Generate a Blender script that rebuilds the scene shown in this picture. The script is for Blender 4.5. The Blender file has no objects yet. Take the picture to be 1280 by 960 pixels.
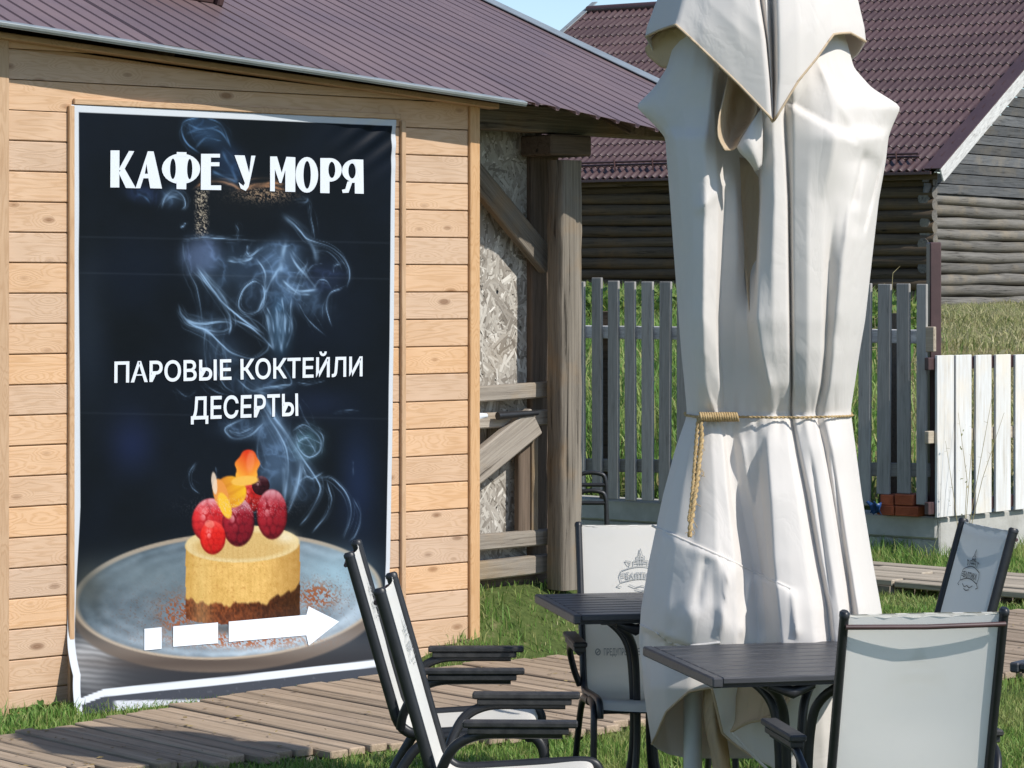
import bpy, bmesh, math, random
import numpy as np
from mathutils import Vector, Matrix, geometry as mgeo
random.seed(7); RNG = np.random.default_rng(11)
SC = bpy.context.scene
COL = SC.collection
# ------------------------------------------------------------------ camera, sky, sun, exposure
F = 3600.0; CX = 640.0; HOR = 352.0; EYE = 1.98
cam_d = bpy.data.cameras.new('camera'); cam = bpy.data.objects.new('camera', cam_d); COL.objects.link(cam)
cam_d.sensor_width = 36.0; cam_d.lens = F/1280*36.0
cam.location = (0, 0, EYE)
cam.rotation_euler = (math.radians(90), 0, 0)
cam_d.shift_y = (HOR-480)/1280.0
cam_d.clip_start = 0.1; cam_d.clip_end = 3000
SC.camera = cam
SUN_AZ = Vector((0.80, -0.60, 0)).normalized(); SUN_EL = math.radians(42.5)
sun_dir = Vector((SUN_AZ.x*math.cos(SUN_EL), SUN_AZ.y*math.cos(SUN_EL), math.sin(SUN_EL)))
sl = bpy.data.lights.new('sun', 'SUN'); so = bpy.data.objects.new('sun', sl); COL.objects.link(so)
sl.energy = 4.4; sl.angle = math.radians(0.5); sl.color = (1.0, 0.955, 0.89)
so.rotation_euler = sun_dir.to_track_quat('Z', 'Y').to_euler()
so.location = (6, -4, 12)
W = bpy.data.worlds.new('World'); SC.world = W; W.use_nodes = True
wn = W.node_tree.nodes; wl = W.node_tree.links
sky = wn.new('ShaderNodeTexSky'); sky.sky_type = 'NISHITA'; sky.sun_disc = False
sky.sun_elevation = SUN_EL
sky.sun_rotation = math.atan2(SUN_AZ.x, SUN_AZ.y)
sky.air_density = 0.9; sky.dust_density = 0.3; sky.ozone_density = 2.4; sky.altitude = 120
wl.new(sky.outputs[0], wn['Background'].inputs[0]); wn['Background'].inputs[1].default_value = 0.148
SC.view_settings.view_transform = 'Standard'; SC.view_settings.look = 'None'
SC.view_settings.exposure = 0.08; SC.view_settings.gamma = 1.0; SC.view_settings.use_curve_mapping = False

# ------------------------------------------------------------------ geometry helpers
def P(px, py, y):
    return Vector(((px-CX)/F*y, y, EYE-(py-HOR)/F*y))
def G(px, py, z=0.0):
    y = (EYE-z)*F/(py-HOR); return P(px, py, y)
def hit(px, py, p0, n):
    d = Vector(((px-CX)/F, 1.0, -(py-HOR)/F)); o = Vector((0, 0, EYE))
    t = (Vector(p0)-o).dot(n)/d.dot(n); return o+d*t
def proj(v):
    v = np.asarray(v, float)
    return CX+v[..., 0]/v[..., 1]*F, HOR-(v[..., 2]-EYE)/v[..., 1]*F
def s2l(c):
    return tuple(((x/255)/12.92 if x/255 <= 0.04045 else ((x/255+0.055)/1.055)**2.4) for x in c)

class MB:
    def __init__(s): s.v = []; s.f = []; s.sm = []
    def add(s, vs, fs, smooth=False):
        b = len(s.v); s.v += [tuple(x) for x in vs]; s.f += [tuple(i+b for i in f) for f in fs]; s.sm += [smooth]*len(fs)
    def box(s, x0, x1, y0, y1, z0, z1, M=None, ch=0.0):
        if ch <= 0:
            vs = [Vector((x, y, z)) for x in (x0, x1) for y in (y0, y1) for z in (z0, z1)]
            fs = [(0, 1, 3, 2), (4, 6, 7, 5), (0, 4, 5, 1), (2, 3, 7, 6), (0, 2, 6, 4), (1, 5, 7, 3)]
        else:
            c = min(ch, abs(x1-x0)*.45, abs(y1-y0)*.45, abs(z1-z0)*.45)
            bm = bmesh.new(); bmesh.ops.create_cube(bm, size=1.0)
            for v in bm.verts: v.co = Vector((x0+(v.co.x+.5)*(x1-x0), y0+(v.co.y+.5)*(y1-y0), z0+(v.co.z+.5)*(z1-z0)))
            bmesh.ops.bevel(bm, geom=bm.edges[:], offset=c, segments=1, affect='EDGES')
            bm.verts.index_update(); vs = [v.co.copy() for v in bm.verts]; fs = [tuple(v.index for v in f.verts) for f in bm.faces]; bm.free()
        if M is not None: vs = [M @ v for v in vs]
        s.add(vs, fs)
    def tube(s, pts, r, n=8, r2=None, cap=True, up=None, smooth=True):
        pts = [Vector(p) for p in pts]; r2 = r if r2 is None else r2
        rings = []; prev = None
        for i, p in enumerate(pts):
            t = (pts[min(i+1, len(pts)-1)]-pts[max(i-1, 0)]).normalized()
            if prev is None:
                a = Vector(up) if up else (Vector((1, 0, 0)) if abs(t.x) < .9 else Vector((0, 1, 0)))
                u = (a-t*a.dot(t)).normalized()
            else: u = (prev-t*prev.dot(t)).normalized()
            prev = u; w = t.cross(u)
            ra = r[i] if isinstance(r, (list, tuple)) else r; rb = r2[i] if isinstance(r2, (list, tuple)) else r2
            rings.append([p+u*math.cos(2*math.pi*k/n)*ra+w*math.sin(2*math.pi*k/n)*rb for k in range(n)])
        vs = [v for rg in rings for v in rg]; m = len(rings)
        fs = [(i*n+k, i*n+(k+1) % n, (i+1)*n+(k+1) % n, (i+1)*n+k) for i in range(m-1) for k in range(n)]
        s.add(vs, fs, smooth)
        if cap:
            s.add(rings[0], [tuple(range(n-1, -1, -1))]); s.add(rings[-1], [tuple(range(n))])
    def grid(s, rows, smooth=True, closed=False):
        m = len(rows); n = len(rows[0])
        vs = [v for r_ in rows for v in r_]; k = n if closed else n-1
        fs = [(i*n+j, i*n+(j+1) % n, (i+1)*n+(j+1) % n, (i+1)*n+j) for i in range(m-1) for j in range(k)]
        s.add(vs, fs, smooth)
    def mesh(s, name, mat):
        me = bpy.data.meshes.new(name); me.from_pydata(s.v, [], s.f)
        me.polygons.foreach_set('use_smooth', s.sm); me.materials.append(mat); me.update(); return me
def obj(name, me, parent=None, M=None):
    o = bpy.data.objects.new(name, me); COL.objects.link(o)
    if parent is not None: o.parent = parent
    if M is not None: o.matrix_local = M
    return o
def tag(o, label=None, cat=None, group=None, kind=None):
    if label: o['label'] = label
    if cat: o['category'] = cat
    if group: o['group'] = group
    if kind: o['kind'] = kind
    return o
def thing(name, label, cat, loc=(0, 0, 0), rz=0.0, group=None):
    o = bpy.data.objects.new(name, None); COL.objects.link(o); o.location = loc; o.rotation_euler = (0, 0, rz)
    o.empty_display_size = .1
    return tag(o, label, cat, group)
def frame(origin, xd, yd=None, zd=None):
    x = Vector(xd).normalized()
    if zd is not None:
        z = Vector(zd); z = (z-x*z.dot(x)).normalized(); y = z.cross(x)
    else:
        y = Vector(yd); y = (y-x*y.dot(x)).normalized(); z = x.cross(y)
    M = Matrix.Identity(4)
    for i in range(3): M[i][0] = x[i]; M[i][1] = y[i]; M[i][2] = z[i]; M[i][3] = origin[i]
    return M
def cr(pts, per=6):
    P_ = [np.array(p, float) for p in pts]; P_ = [2*P_[0]-P_[1]]+P_+[2*P_[-1]-P_[-2]]; out = []
    for i in range(1, len(P_)-2):
        a, b, c, d = P_[i-1:i+3]
        for k in range(per):
            t = k/per; out.append(.5*((2*b)+(-a+c)*t+(2*a-5*b+4*c-d)*t*t+(-a+3*b-3*c+d)*t**3))
    out.append(P_[-2]); return out
_tab = RNG.random((256, 256))
def vnoise(x, y):
    xi = np.floor(x).astype(int); yi = np.floor(y).astype(int); fx = x-xi; fy = y-yi
    fx = fx*fx*(3-2*fx); fy = fy*fy*(3-2*fy); t = _tab
    a = t[xi % 256, yi % 256]; b = t[(xi+1) % 256, yi % 256]; c = t[xi % 256, (yi+1) % 256]; d = t[(xi+1) % 256, (yi+1) % 256]
    return (a*(1-fx)+b*fx)*(1-fy)+(c*(1-fx)+d*fx)*fy
def fbm(x, y, o=4):
    s = 0; a = .5
    for i in range(o): s = s+a*vnoise(x*2**i+17*i, y*2**i+31*i); a *= .5
    return s
def wait_mesh(name, V, quads, mat, smooth=True):
    me = bpy.data.meshes.new(name); V = np.asarray(V, np.float32); Q = np.asarray(quads, np.int32)
    me.vertices.add(len(V)); me.vertices.foreach_set('co', V.ravel())
    k = Q.shape[1]; me.loops.add(Q.size); me.loops.foreach_set('vertex_index', Q.ravel())
    me.polygons.add(len(Q)); me.polygons.foreach_set('loop_start', np.arange(0, Q.size, k, dtype=np.int32))
    me.polygons.foreach_set('loop_total', np.full(len(Q), k, np.int32))
    me.polygons.foreach_set('use_smooth', np.full(len(Q), smooth)); me.materials.append(mat); me.update(calc_edges=True); return me

# ------------------------------------------------------------------ materials
class NM:
    def __init__(s, name):
        s.m = bpy.data.materials.new(name); s.m.use_nodes = True; s.t = s.m.node_tree; s.n = s.t.nodes
        s.b = s.n['Principled BSDF']; s.out = s.n['Material Output']
    def new(s, typ, ins=None, **kw):
        nd = s.n.new('ShaderNode'+typ)
        for k, v in kw.items(): setattr(nd, k, v)
        for k, v in (ins or {}).items(): s.set(nd.inputs[k], v)
        return nd
    def set(s, sock, v):
        if isinstance(v, bpy.types.NodeSocket): s.t.links.new(v, sock)
        elif isinstance(v, tuple) and len(v) == 3 and sock.type == 'RGBA': sock.default_value = (*v, 1)
        else: sock.default_value = v
    def math(s, op, a, b=0.0, c=None, clamp=False):
        nd = s.new('Math', operation=op, use_clamp=clamp); s.set(nd.inputs[0], a); s.set(nd.inputs[1], b)
        if c is not None: s.set(nd.inputs[2], c)
        return nd.outputs[0]
    def mix(s, f, a, b, mode='MIX'):
        nd = s.new('Mix', data_type='RGBA', blend_type=mode); s.set(nd.inputs[0], f); s.set(nd.inputs[6], a); s.set(nd.inputs[7], b); return nd.outputs[2]
    def ramp(s, f, stops, interp='LINEAR'):
        nd = s.new('ValToRGB'); cr_ = nd.color_ramp; cr_.interpolation = interp
        while len(cr_.elements) > 1: cr_.elements.remove(cr_.elements[-1])
        for i, (p, c) in enumerate(stops):
            e = cr_.elements[0] if i == 0 else cr_.elements.new(p)
            e.position = p; e.color = (*c, 1) if isinstance(c, tuple) else (c, c, c, 1)
        s.set(nd.inputs[0], f); return nd.outputs[0]
    def coords(s, scale=(1, 1, 1), rnd=0.0, rot=(0, 0, 0), kind='Object'):
        tc = s.new('TexCoord'); v = tc.outputs[kind]
        if rnd:
            oi = s.new('ObjectInfo'); cb = s.new('CombineXYZ')
            a = s.math('MULTIPLY', oi.outputs['Random'], rnd); s.set(cb.inputs[0], a); s.set(cb.inputs[1], s.math('MULTIPLY', a, 1.7)); s.set(cb.inputs[2], s.math('MULTIPLY', a, .37))
            ad = s.new('VectorMath', operation='ADD'); s.set(ad.inputs[0], v); s.set(ad.inputs[1], cb.outputs[0]); v = ad.outputs[0]
        mp = s.new('Mapping'); s.set(mp.inputs['Vector'], v); mp.inputs['Scale'].default_value = scale; mp.inputs['Rotation'].default_value = rot
        return mp.outputs[0]
    def noise(s, v, scale, detail=4, rough=.55, dist=0.0, out=0):
        nd = s.new('TexNoise', {'Vector': v, 'Scale': scale, 'Detail': detail, 'Roughness': rough, 'Distortion': dist}); return nd.outputs[out]
    def bump(s, h, strength=.3, dist=.01, normal=None):
        nd = s.new('Bump', {'Height': h, 'Strength': strength, 'Distance': dist})
        if normal is not None: s.set(nd.inputs['Normal'], normal)
        s.set(s.b.inputs['Normal'], nd.outputs[0]); return nd.outputs[0]
    def base(s, c=None, rough=None, spec=None, metal=None):
        if c is not None: s.set(s.b.inputs['Base Color'], c)
        if rough is not None: s.set(s.b.inputs['Roughness'], rough)
        if spec is not None: s.set(s.b.inputs['Specular IOR Level'], spec)
        if metal is not None: s.set(s.b.inputs['Metallic'], metal)
        return s.m
    def rand(s): return s.new('ObjectInfo').outputs['Random']

def pine(name, light, dark, knots=True, rough=.6):
    N = NM(name); v = N.coords((1, 1, 1), rnd=23.0)
    # knot field
    vk = N.new('Mapping', {'Vector': v}); vk.inputs['Scale'].default_value = (5.5, 13.0, 13.0)
    kn = N.new('TexVoronoi', {'Vector': vk.outputs[0], 'Scale': 1.0, 'Randomness': 1.0}, feature='F1'); kd = kn.outputs['Distance']
    near = N.math('SUBTRACT', 1.0, N.math('MULTIPLY', kd, 1.7), clamp=True)
    # keep only some of the knots
    sep = N.new('SeparateColor'); N.set(sep.inputs[0], kn.outputs['Color'])
    keep = N.math('GREATER_THAN', sep.outputs[0], .48)
    nk = N.math('MULTIPLY', N.math('MULTIPLY', near, keep), N.math('MULTIPLY_ADD', sep.outputs[1], .75, .5))
    vs = N.new('Mapping', {'Vector': v}); vs.inputs['Scale'].default_value = (1.1, 10, 10)
    big = N.noise(vs.outputs[0], 1.0, 3, .5)
    sx = N.new('SeparateXYZ'); N.set(sx.inputs[0], v)
    yz = N.math('ADD', N.math('MULTIPLY', sx.outputs[1], 14.0), N.math('MULTIPLY', sx.outputs[2], 9.0))
    ph = N.math('ADD', N.math('ADD', N.math('MULTIPLY', big, 13.0), N.math('MULTIPLY', nk, 5.5)), yz)
    rings = N.math('SINE', N.math('MULTIPLY', ph, 6.28))
    rings = N.math('POWER', N.math('MULTIPLY_ADD', rings, .5, .5), 2.5)
    fine = N.new('Mapping', {'Vector': v}); fine.inputs['Scale'].default_value = (4, 140, 140)
    fn = N.noise(fine.outputs[0], 1.0, 3, .6)
    f = N.math('ADD', N.math('MULTIPLY', rings, .42), N.math('MULTIPLY', fn, .45), clamp=True)
    c = N.mix(f, light, dark)
    if knots:
        kc = N.ramp(nk, [(0.0, 0.0), (.62, 0.0), (.76, .45), (.92, .8)])
        c = N.mix(kc, c, (dark[0]*.42, dark[1]*.32, dark[2]*.25))
    blot = N.noise(v, 2.3, 3, .6)
    c = N.mix(N.math('MULTIPLY', N.ramp(blot, [(.45, 0.0), (.75, 1.0)]), .35), c, (dark[0]*.8, dark[1]*.74, dark[2]*.65))
    hs = N.new('HueSaturation', {'Color': c}); N.set(hs.inputs['Value'], N.math('MULTIPLY_ADD', N.rand(), .18, .90)); N.set(hs.inputs['Saturation'], N.math('MULTIPLY_ADD', N.rand(), .25, .86))
    N.bump(N.math('ADD', f, N.math('MULTIPLY', nk, .6)), .25, .004)
    return N.base(hs.outputs[0], rough, .3)

def oldwood(name, light, dark, crack=1.0, warm=None, rough=.85, stretch=(1.2, 22, 22), var=.35, bump=.5):
    N = NM(name); v = N.coords((1, 1, 1), rnd=31.0)
    m1 = N.new('Mapping', {'Vector': v}); m1.inputs['Scale'].default_value = stretch
    n1 = N.noise(m1.outputs[0], 1.6, 6, .68, .6)
    m2 = N.new('Mapping', {'Vector': v}); m2.inputs['Scale'].default_value = (stretch[0]*2, stretch[1]*4, stretch[2]*4)
    n2 = N.noise(m2.outputs[0], 1.4, 4, .6)
    f = N.math('MULTIPLY_ADD', n1, .75, N.math('MULTIPLY', n2, .35))
    c = N.ramp(f, [(.28, dark), (.62, light), (.85, tuple(min(1, x*1.25) for x in light))])
    cr_ = N.ramp(n1, [(.30, 1.0), (.39, 0.0)])
    c = N.mix(N.math('MULTIPLY', cr_, .85*crack), c, tuple(x*.2 for x in dark))
    if warm:
        b = N.noise(v, 1.7, 4, .65); c = N.mix(N.ramp(b, [(.5, 0.0), (.72, .8)]), c, warm)
    hs = N.new('HueSaturation', {'Color': c}); N.set(hs.inputs['Value'], N.math('MULTIPLY_ADD', N.rand(), var, 1-var/2))
    N.bump(N.math('SUBTRACT', f, N.math('MULTIPLY', cr_, .6)), bump, .012)
    return N.base(hs.outputs[0], rough, .2)

def osb(name, cols, gap):
    N = NM(name); acc = None; hacc = None
    for i, (ang, sc) in enumerate(((.35, 1.0), (1.35, 1.15), (-.7, .9), (2.2, 1.3), (.9, .8), (1.8, 1.1), (-.25, .95), (2.75, 1.2))):
        v = N.coords((1, 1, 1), rot=(0, ang, 0))
        mp = N.new('Mapping', {'Vector': v}); mp.inputs['Scale'].default_value = (11*sc, 1, 72*sc); mp.inputs['Location'].default_value = (i*3.7, 0, i*5.1)
        vo = N.new('TexVoronoi', {'Vector': mp.outputs[0], 'Scale': 1.0}, feature='F1')
        sp = N.new('SeparateColor'); N.set(sp.inputs[0], vo.outputs['Color'])
        ed = N.new('TexVoronoi', {'Vector': mp.outputs[0], 'Scale': 1.0}, feature='DISTANCE_TO_EDGE')
        on = N.math('GREATER_THAN', sp.outputs[0], .62)
        col = N.ramp(sp.outputs[1], [(0.0, cols[0]), (.5, cols[1]), (1.0, cols[2])])
        e = N.ramp(ed.outputs[0], [(.0, .5), (.12, 1.0)])
        col = N.mix(1.0, col, e, 'MULTIPLY')
        hh = N.math('MULTIPLY', N.math('ADD', sp.outputs[2], N.math('MULTIPLY', e, .5)), 1.0)
        if acc is None: acc = col; hacc = hh
        else:
            acc = N.mix(on, acc, col); nd = N.new('Mix', data_type='FLOAT'); N.set(nd.inputs[0], on); N.set(nd.inputs[2], hacc); N.set(nd.inputs[3], hh); hacc = nd.outputs[0]
    st = N.noise(N.coords(), 1.6, 4, .6)
    acc = N.mix(N.ramp(st, [(.45, 0.0), (.7, .55)]), acc, gap)
    N.bump(hacc, .6, .006)
    return N.base(acc, .8, .2)

def plain(name, c, rough=.5, spec=.5, metal=0.0, nz=.0, nscale=8.0, bump=0.0, bscale=60.0, c2=None):
    N = NM(name); col = c
    if nz or c2:
        n = N.noise(N.coords(rnd=9.0), nscale, 5, .6)
        col = N.mix(N.ramp(n, [(.35, 0.0), (.68, 1.0)]), c, c2 if c2 else tuple(x*(1-nz) for x in c))
    if bump: N.bump(N.noise(N.coords(rnd=5.0), bscale, 4, .6), bump, .004)
    return N.base(col, rough, spec, metal)

def cloth(name, front, back=None, trans=.3, weave=0.0, crease=0.0, dirt=None):
    N = NM(name); c = front; v = N.coords()
    if dirt:
        n = N.noise(v, 3.0, 5, .65); c = N.mix(N.ramp(n, [(.5, 0.0), (.8, .5)]), c, dirt)
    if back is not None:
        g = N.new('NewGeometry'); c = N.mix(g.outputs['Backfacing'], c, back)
    h = None
    if weave:
        sx = N.new('SeparateXYZ'); N.set(sx.inputs[0], v)
        a = N.math('SINE', N.math('MULTIPLY', sx.outputs[0], weave)); b = N.math('SINE', N.math('MULTIPLY', sx.outputs[2], weave)); h = N.math('MULTIPLY', N.math('MULTIPLY', a, b), .12)
    if crease:
        cs = N.new('Mapping', {'Vector': v}); cs.inputs['Scale'].default_value = (1, 1, .55)
        n1 = N.noise(cs.outputs[0], 7.0, 5, .6, .4); n2 = N.noise(v, 38.0, 3, .6)
        cz = N.new('Mapping', {'Vector': v}); cz.inputs['Scale'].default_value = (1.3, 1.3, .8); cz.inputs['Rotation'].default_value = (.2, .5, .3); n3 = N.noise(cz.outputs[0], 3.2, 4, .55, .8); rg = N.math('ABSOLUTE', N.math('SUBTRACT', n3, .5)); rg = N.math('MULTIPLY', N.math('MINIMUM', rg, .06), 16.0); hh = N.math('ADD', N.math('MULTIPLY_ADD', n2, .22, N.math('MULTIPLY', n1, .8)), rg); h = hh if h is None else N.math('ADD', h, hh)
    nrm = N.bump(h, crease if crease else .2, .02 if crease else .002) if h is not None else None
    N.base(c, .95, .06)
    tr = N.new('BsdfTranslucent'); N.set(tr.inputs[0], c)
    if nrm is not None: N.set(tr.inputs['Normal'], nrm)
    mx = N.new('MixShader'); mx.inputs[0].default_value = trans
    N.t.links.new(N.b.outputs[0], mx.inputs[1]); N.t.links.new(tr.outputs[0], mx.inputs[2]); N.t.links.new(mx.outputs[0], N.out.inputs[0])
    return N.m

def blades(name, c1, c2, c3):
    N = NM(name); at = N.new('Attribute', attribute_name='tint'); r = at.outputs['Fac']
    n = N.noise(N.coords(), 1.1, 4, .65)
    c = N.ramp(r, [(0.0, c1), (.6, c2), (1.0, c3)])
    c = N.mix(N.ramp(n, [(.48, 0.0), (.72, .6)]), c, c3)
    N.base(c, .55, .25)
    tr = N.new('BsdfTranslucent'); N.set(tr.inputs[0], c); mx = N.new('MixShader'); mx.inputs[0].default_value = .35
    N.t.links.new(N.b.outputs[0], mx.inputs[1]); N.t.links.new(tr.outputs[0], mx.inputs[2]); N.t.links.new(mx.outputs[0], N.out.inputs[0])
    return N.m

M_pine = pine('pine_board', (.66, .455, .30), (.51, .315, .175))
M_pine_trim = pine('pine_trim', (.61, .40, .23), (.45, .26, .125), knots=False)
M_grey = oldwood('weathered_grey_wood', (.34, .30, .25), (.13, .105, .085), warm=(.36, .25, .13))
M_post = oldwood('weathered_post_wood', (.235, .205, .165), (.035, .028, .022), crack=1.0, warm=(.30, .19, .09), stretch=(.6, 22, 22), bump=.9)
M_dark_wood = oldwood('dark_beam_wood', (.16, .12, .09), (.05, .04, .03))
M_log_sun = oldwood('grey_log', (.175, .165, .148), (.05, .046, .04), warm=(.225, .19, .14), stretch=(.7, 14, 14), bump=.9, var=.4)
M_log_dark = oldwood('shaded_brown_log', (.12, .088, .060), (.035, .026, .018), stretch=(.7, 14, 14), warm=(.15, .095, .05), bump=.8)  # browner, darker copy for the wall turned from the sun; shade in the colour
M_clap = oldwood('silver_clapboard', (.145, .15, .155), (.04, .043, .047), warm=(.20, .18, .15), stretch=(1.0, 18, 18), var=.9)
M_picket_grey = oldwood('grey_painted_picket', (.35, .335, .315), (.21, .20, .19), crack=.4, stretch=(2, 24, 24), bump=.25, var=.3)
M_rail_grey = oldwood('faded_rail', (.60, .61, .63), (.24, .24, .25), crack=.4, stretch=(3, 12, 12))
M_picket_white = oldwood('white_painted_picket', (.70, .70, .69), (.54, .49, .42), crack=.12, warm=(.76, .68, .56), stretch=(1.5, 20, 20), bump=.2, var=.1)
M_deck = oldwood('deck_board', (.41, .315, .225), (.20, .148, .10), crack=.6, stretch=(1.0, 20, 20), warm=(.30, .23, .17), var=.35, bump=.35)
M_deck_far = oldwood('pale_deck_board', (.46, .39, .30), (.24, .20, .15), crack=.5, stretch=(1.0, 18, 18), var=.25, bump=.35)
M_osb = osb('weathered_osb', ((.25, .23, .20), (.46, .43, .39), (.72, .69, .63)), (.24, .19, .13))
def metal_roof(name, c, c2, rough=.42):
    N = NM(name); n = N.noise(N.coords(rnd=6.0), 1.3, 5, .65); n2 = N.noise(N.coords(), 45, 3, .6)
    col = N.mix(N.ramp(n, [(.35, 0.0), (.7, 1.0)]), c, c2); col = N.mix(N.ramp(n2, [(.62, 0.0), (.75, .25)]), col, (.35, .30, .28))
    hs = N.new('HueSaturation', {'Color': col}); N.set(hs.inputs['Value'], N.math('MULTIPLY_ADD', N.rand(), .22, .89)); col = hs.outputs[0]
    N.set(N.b.inputs['Roughness'], N.math('MULTIPLY_ADD', n, .25, rough-.1))
    N.bump(N.noise(N.coords(), 9, 3, .5), .08, .01)
    return N.base(col, None, .5)
Nf = NM('strand_flake'); _a = Nf.new('Attribute', attribute_name='tint'); _m = Nf.coords((1, 1, 1)); _n = Nf.noise(_m, 90, 3, .6); _st = Nf.noise(_m, 1.7, 4, .6)
_c = Nf.ramp(_a.outputs['Fac'], [(0.0, (.16, .14, .115)), (.35, (.33, .30, .26)), (.75, (.50, .47, .415)), (1.0, (.72, .69, .63))])
_c = Nf.mix(Nf.ramp(_st, [(.5, 0.0), (.72, .55)]), _c, (.30, .235, .165)); Nf.bump(_n, .3, .002); M_flake = Nf.base(_c, .85, .15)
M_roof = metal_roof('brown_corrugated_metal', (.150, .098, .098), (.19, .128, .126))
M_tile = metal_roof('brown_metal_tile', (.066, .036, .036), (.086, .050, .050), .36)
M_flash = plain('pale_eave_flashing', (.33, .36, .36), .35, .6, .2, nz=.2)
M_brown_metal = plain('brown_steel', (.085, .045, .045), .45, .5, nz=.3)
M_fascia = oldwood('peeling_white_fascia', (.62, .62, .60), (.30, .29, .28), crack=.5, stretch=(3, 12, 12))
M_concrete = plain('rough_concrete', (.47, .46, .43), .9, .2, c2=(.36, .35, .32), nscale=6, bump=.7, bscale=40)
M_black = plain('black_powder_coat', (.018, .019, .022), .42, .5, nz=.4, nscale=20, bump=.06, bscale=200)
M_armwood = plain('worn_black_armrest', (.014, .014, .015), .5, .5, c2=(.040, .039, .038), nscale=26, bump=.25, bscale=70)
M_slat = oldwood('dark_table_slat', (.046, .047, .053), (.022, .022, .025), crack=.25, rough=.42, stretch=(2, 30, 30), var=.2, bump=.15)
M_slat.node_tree.nodes['Principled BSDF'].inputs['Specular IOR Level'].default_value = .6
M_sling = cloth('pale_sling_mesh', (.88, .85, .795), None, .34, weave=900.0, dirt=(.78, .76, .72))
M_sling2 = cloth('grey_sling_mesh', (.68, .70, .70), None, .28, weave=900.0, dirt=(.62, .64, .63))
M_canvas = cloth('cream_canvas', (.795, .757, .710), (.66, .46, .29), .20, crease=.055, dirt=(.71, .685, .645))  # back colour: beige inside of the cloth, browned further for its shade
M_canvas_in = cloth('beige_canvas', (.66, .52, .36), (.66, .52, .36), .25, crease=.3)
M_pole = plain('white_pole', (.62, .64, .64), .35, .5, nz=.1)
M_rope = plain('jute_rope', (.52, .38, .20), .9, .1, c2=(.36, .25, .12), nscale=60, bump=.6, bscale=150)
M_print_grey = plain('grey_print', (.36, .37, .37), .8, .1)
M_print_dark = plain('dark_print', (.13, .13, .125), .8, .1)
M_white_print = plain('white_vinyl', (.66, .70, .75), .45, .4)
M_brick = plain('red_brick', (.44, .125, .06), .9, .15, c2=(.30, .08, .04), nscale=14, bump=.6, bscale=60)
M_blue = plain('blue_plastic', (.02, .08, .26), .4, .5, nz=.4)
M_black_gap = plain('shade_dark_backing', (.05, .038, .03), .9, .1, nz=.4)  # near-black backing: shade of gaps under eaves and behind logs, put into the colour
# ------------------------------------------------------------------ key places
UP = Vector((0, 0, 1))
WA = Vector((-640/F*13.115, 13.115, 0)); WB = Vector((-48/F*14.92, 14.92, 0))
WD = (WB-WA).normalized(); WBK = UP.cross(WD); WOUT = -WBK; WLEN = (WB-WA).length
HUT_RZ = math.atan2(WD.y, WD.x)
HUT_M = Matrix.Translation(WA) @ Matrix.Rotation(HUT_RZ, 4, 'Z'); HUT_I = HUT_M.inverted()
def wall_uv(px, py, off=0.0):
    h = hit(px, py, WA+WOUT*off, WOUT); return HUT_I @ h
FC = P(1172, HOR, 20.66); FC = Vector((FC.x, FC.y, 0))          # corner of the two fences
FL = Vector((P(718, HOR, 22.5).x, 22.5, 0)); FD1 = (FL-FC).normalized(); FN1 = Vector((FD1.y, -FD1.x, 0))
if FN1.y > 0: FN1 = -FN1
FD2 = Vector((.69, .724, 0)).normalized(); FN2 = Vector((FD2.y, -FD2.x, 0))

# ------------------------------------------------------------------ terrain
def bank(x, y):
    q = (x-WA.x)*WOUT.x+(y-WA.y)*WOUT.y; u = (x-WA.x)*WD.x+(y-WA.y)*WD.y-WLEN
    a = np.clip((.30-q)/.6, 0, 1); b = np.clip((2.3-u)/1.0, 0, 1); c = np.clip((u+.5)/.4, 0, 1)
    return .342*a*a*(3-2*a)*b*b*(3-2*b)*c
def hill(x, y):
    d1 = -(FN1.x*(x-FC.x)+FN1.y*(y-FC.y)); d2 = -(FN2.x*(x-FC.x)+FN2.y*(y-FC.y))
    d = np.minimum(d1, d2)-.15
    h = np.where(d > 0, np.minimum(d/.25, 1)*.30+1.28*(1-np.exp(-np.clip(d-.25, 0, None)/5.0))+np.clip(d-20, 0, 200)*.02, 0)
    bump = np.where(d > .5, (vnoise(x*.9+40, y*.9)-.5)*.16, 0)
    return h+bump+bank(x, y)+np.where(d > 0, 0, (vnoise(x*.8, y*.8)-.5)*.02)
M_soil = NM('grass_soil'); _v = M_soil.coords(); _n = M_soil.noise(_v, 2.2, 6, .65); _n2 = M_soil.noise(_v, 28, 4, .65)
_c = M_soil.ramp(M_soil.math('MULTIPLY_ADD', _n2, .5, M_soil.math('MULTIPLY', _n, .5)), [(.35, (.05, .075, .022)), (.52, (.09, .12, .035)), (.68, (.24, .19, .11))])
M_soil.bump(_n2, .8, .03); M_soil = M_soil.base(_c, .95, .1)
M_hill = NM('dry_hill_soil'); _v = M_hill.coords(); _n = M_hill.noise(_v, .8, 6, .65); _n2 = M_hill.noise(_v, 22, 4, .65)
_c = M_hill.ramp(M_hill.math('MULTIPLY_ADD', _n2, .4, M_hill.math('MULTIPLY', _n, .6)), [(.35, (.10, .11, .035)), (.55, (.24, .20, .10)), (.7, (.36, .27, .18))])
M_hill.bump(_n2, .8, .04); M_hill = M_hill.base(_c, .95, .1)
def sheet(name, xs, ys, mat, zoff=0.0, keep=None, kind='structure'):
    X, Y = np.meshgrid(xs, ys); Z = hill(X, Y)+zoff; n = len(xs); m = len(ys)
    V = np.stack([X.ravel(), Y.ravel(), Z.ravel()], 1)
    i = np.arange(m-1)[:, None]*n+np.arange(n-1)[None]; Q = np.stack([i, i+1, i+n+1, i+n], -1).reshape(-1, 4)
    return tag(obj(name, wait_mesh(name, V, Q, mat)), kind=kind)
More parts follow.
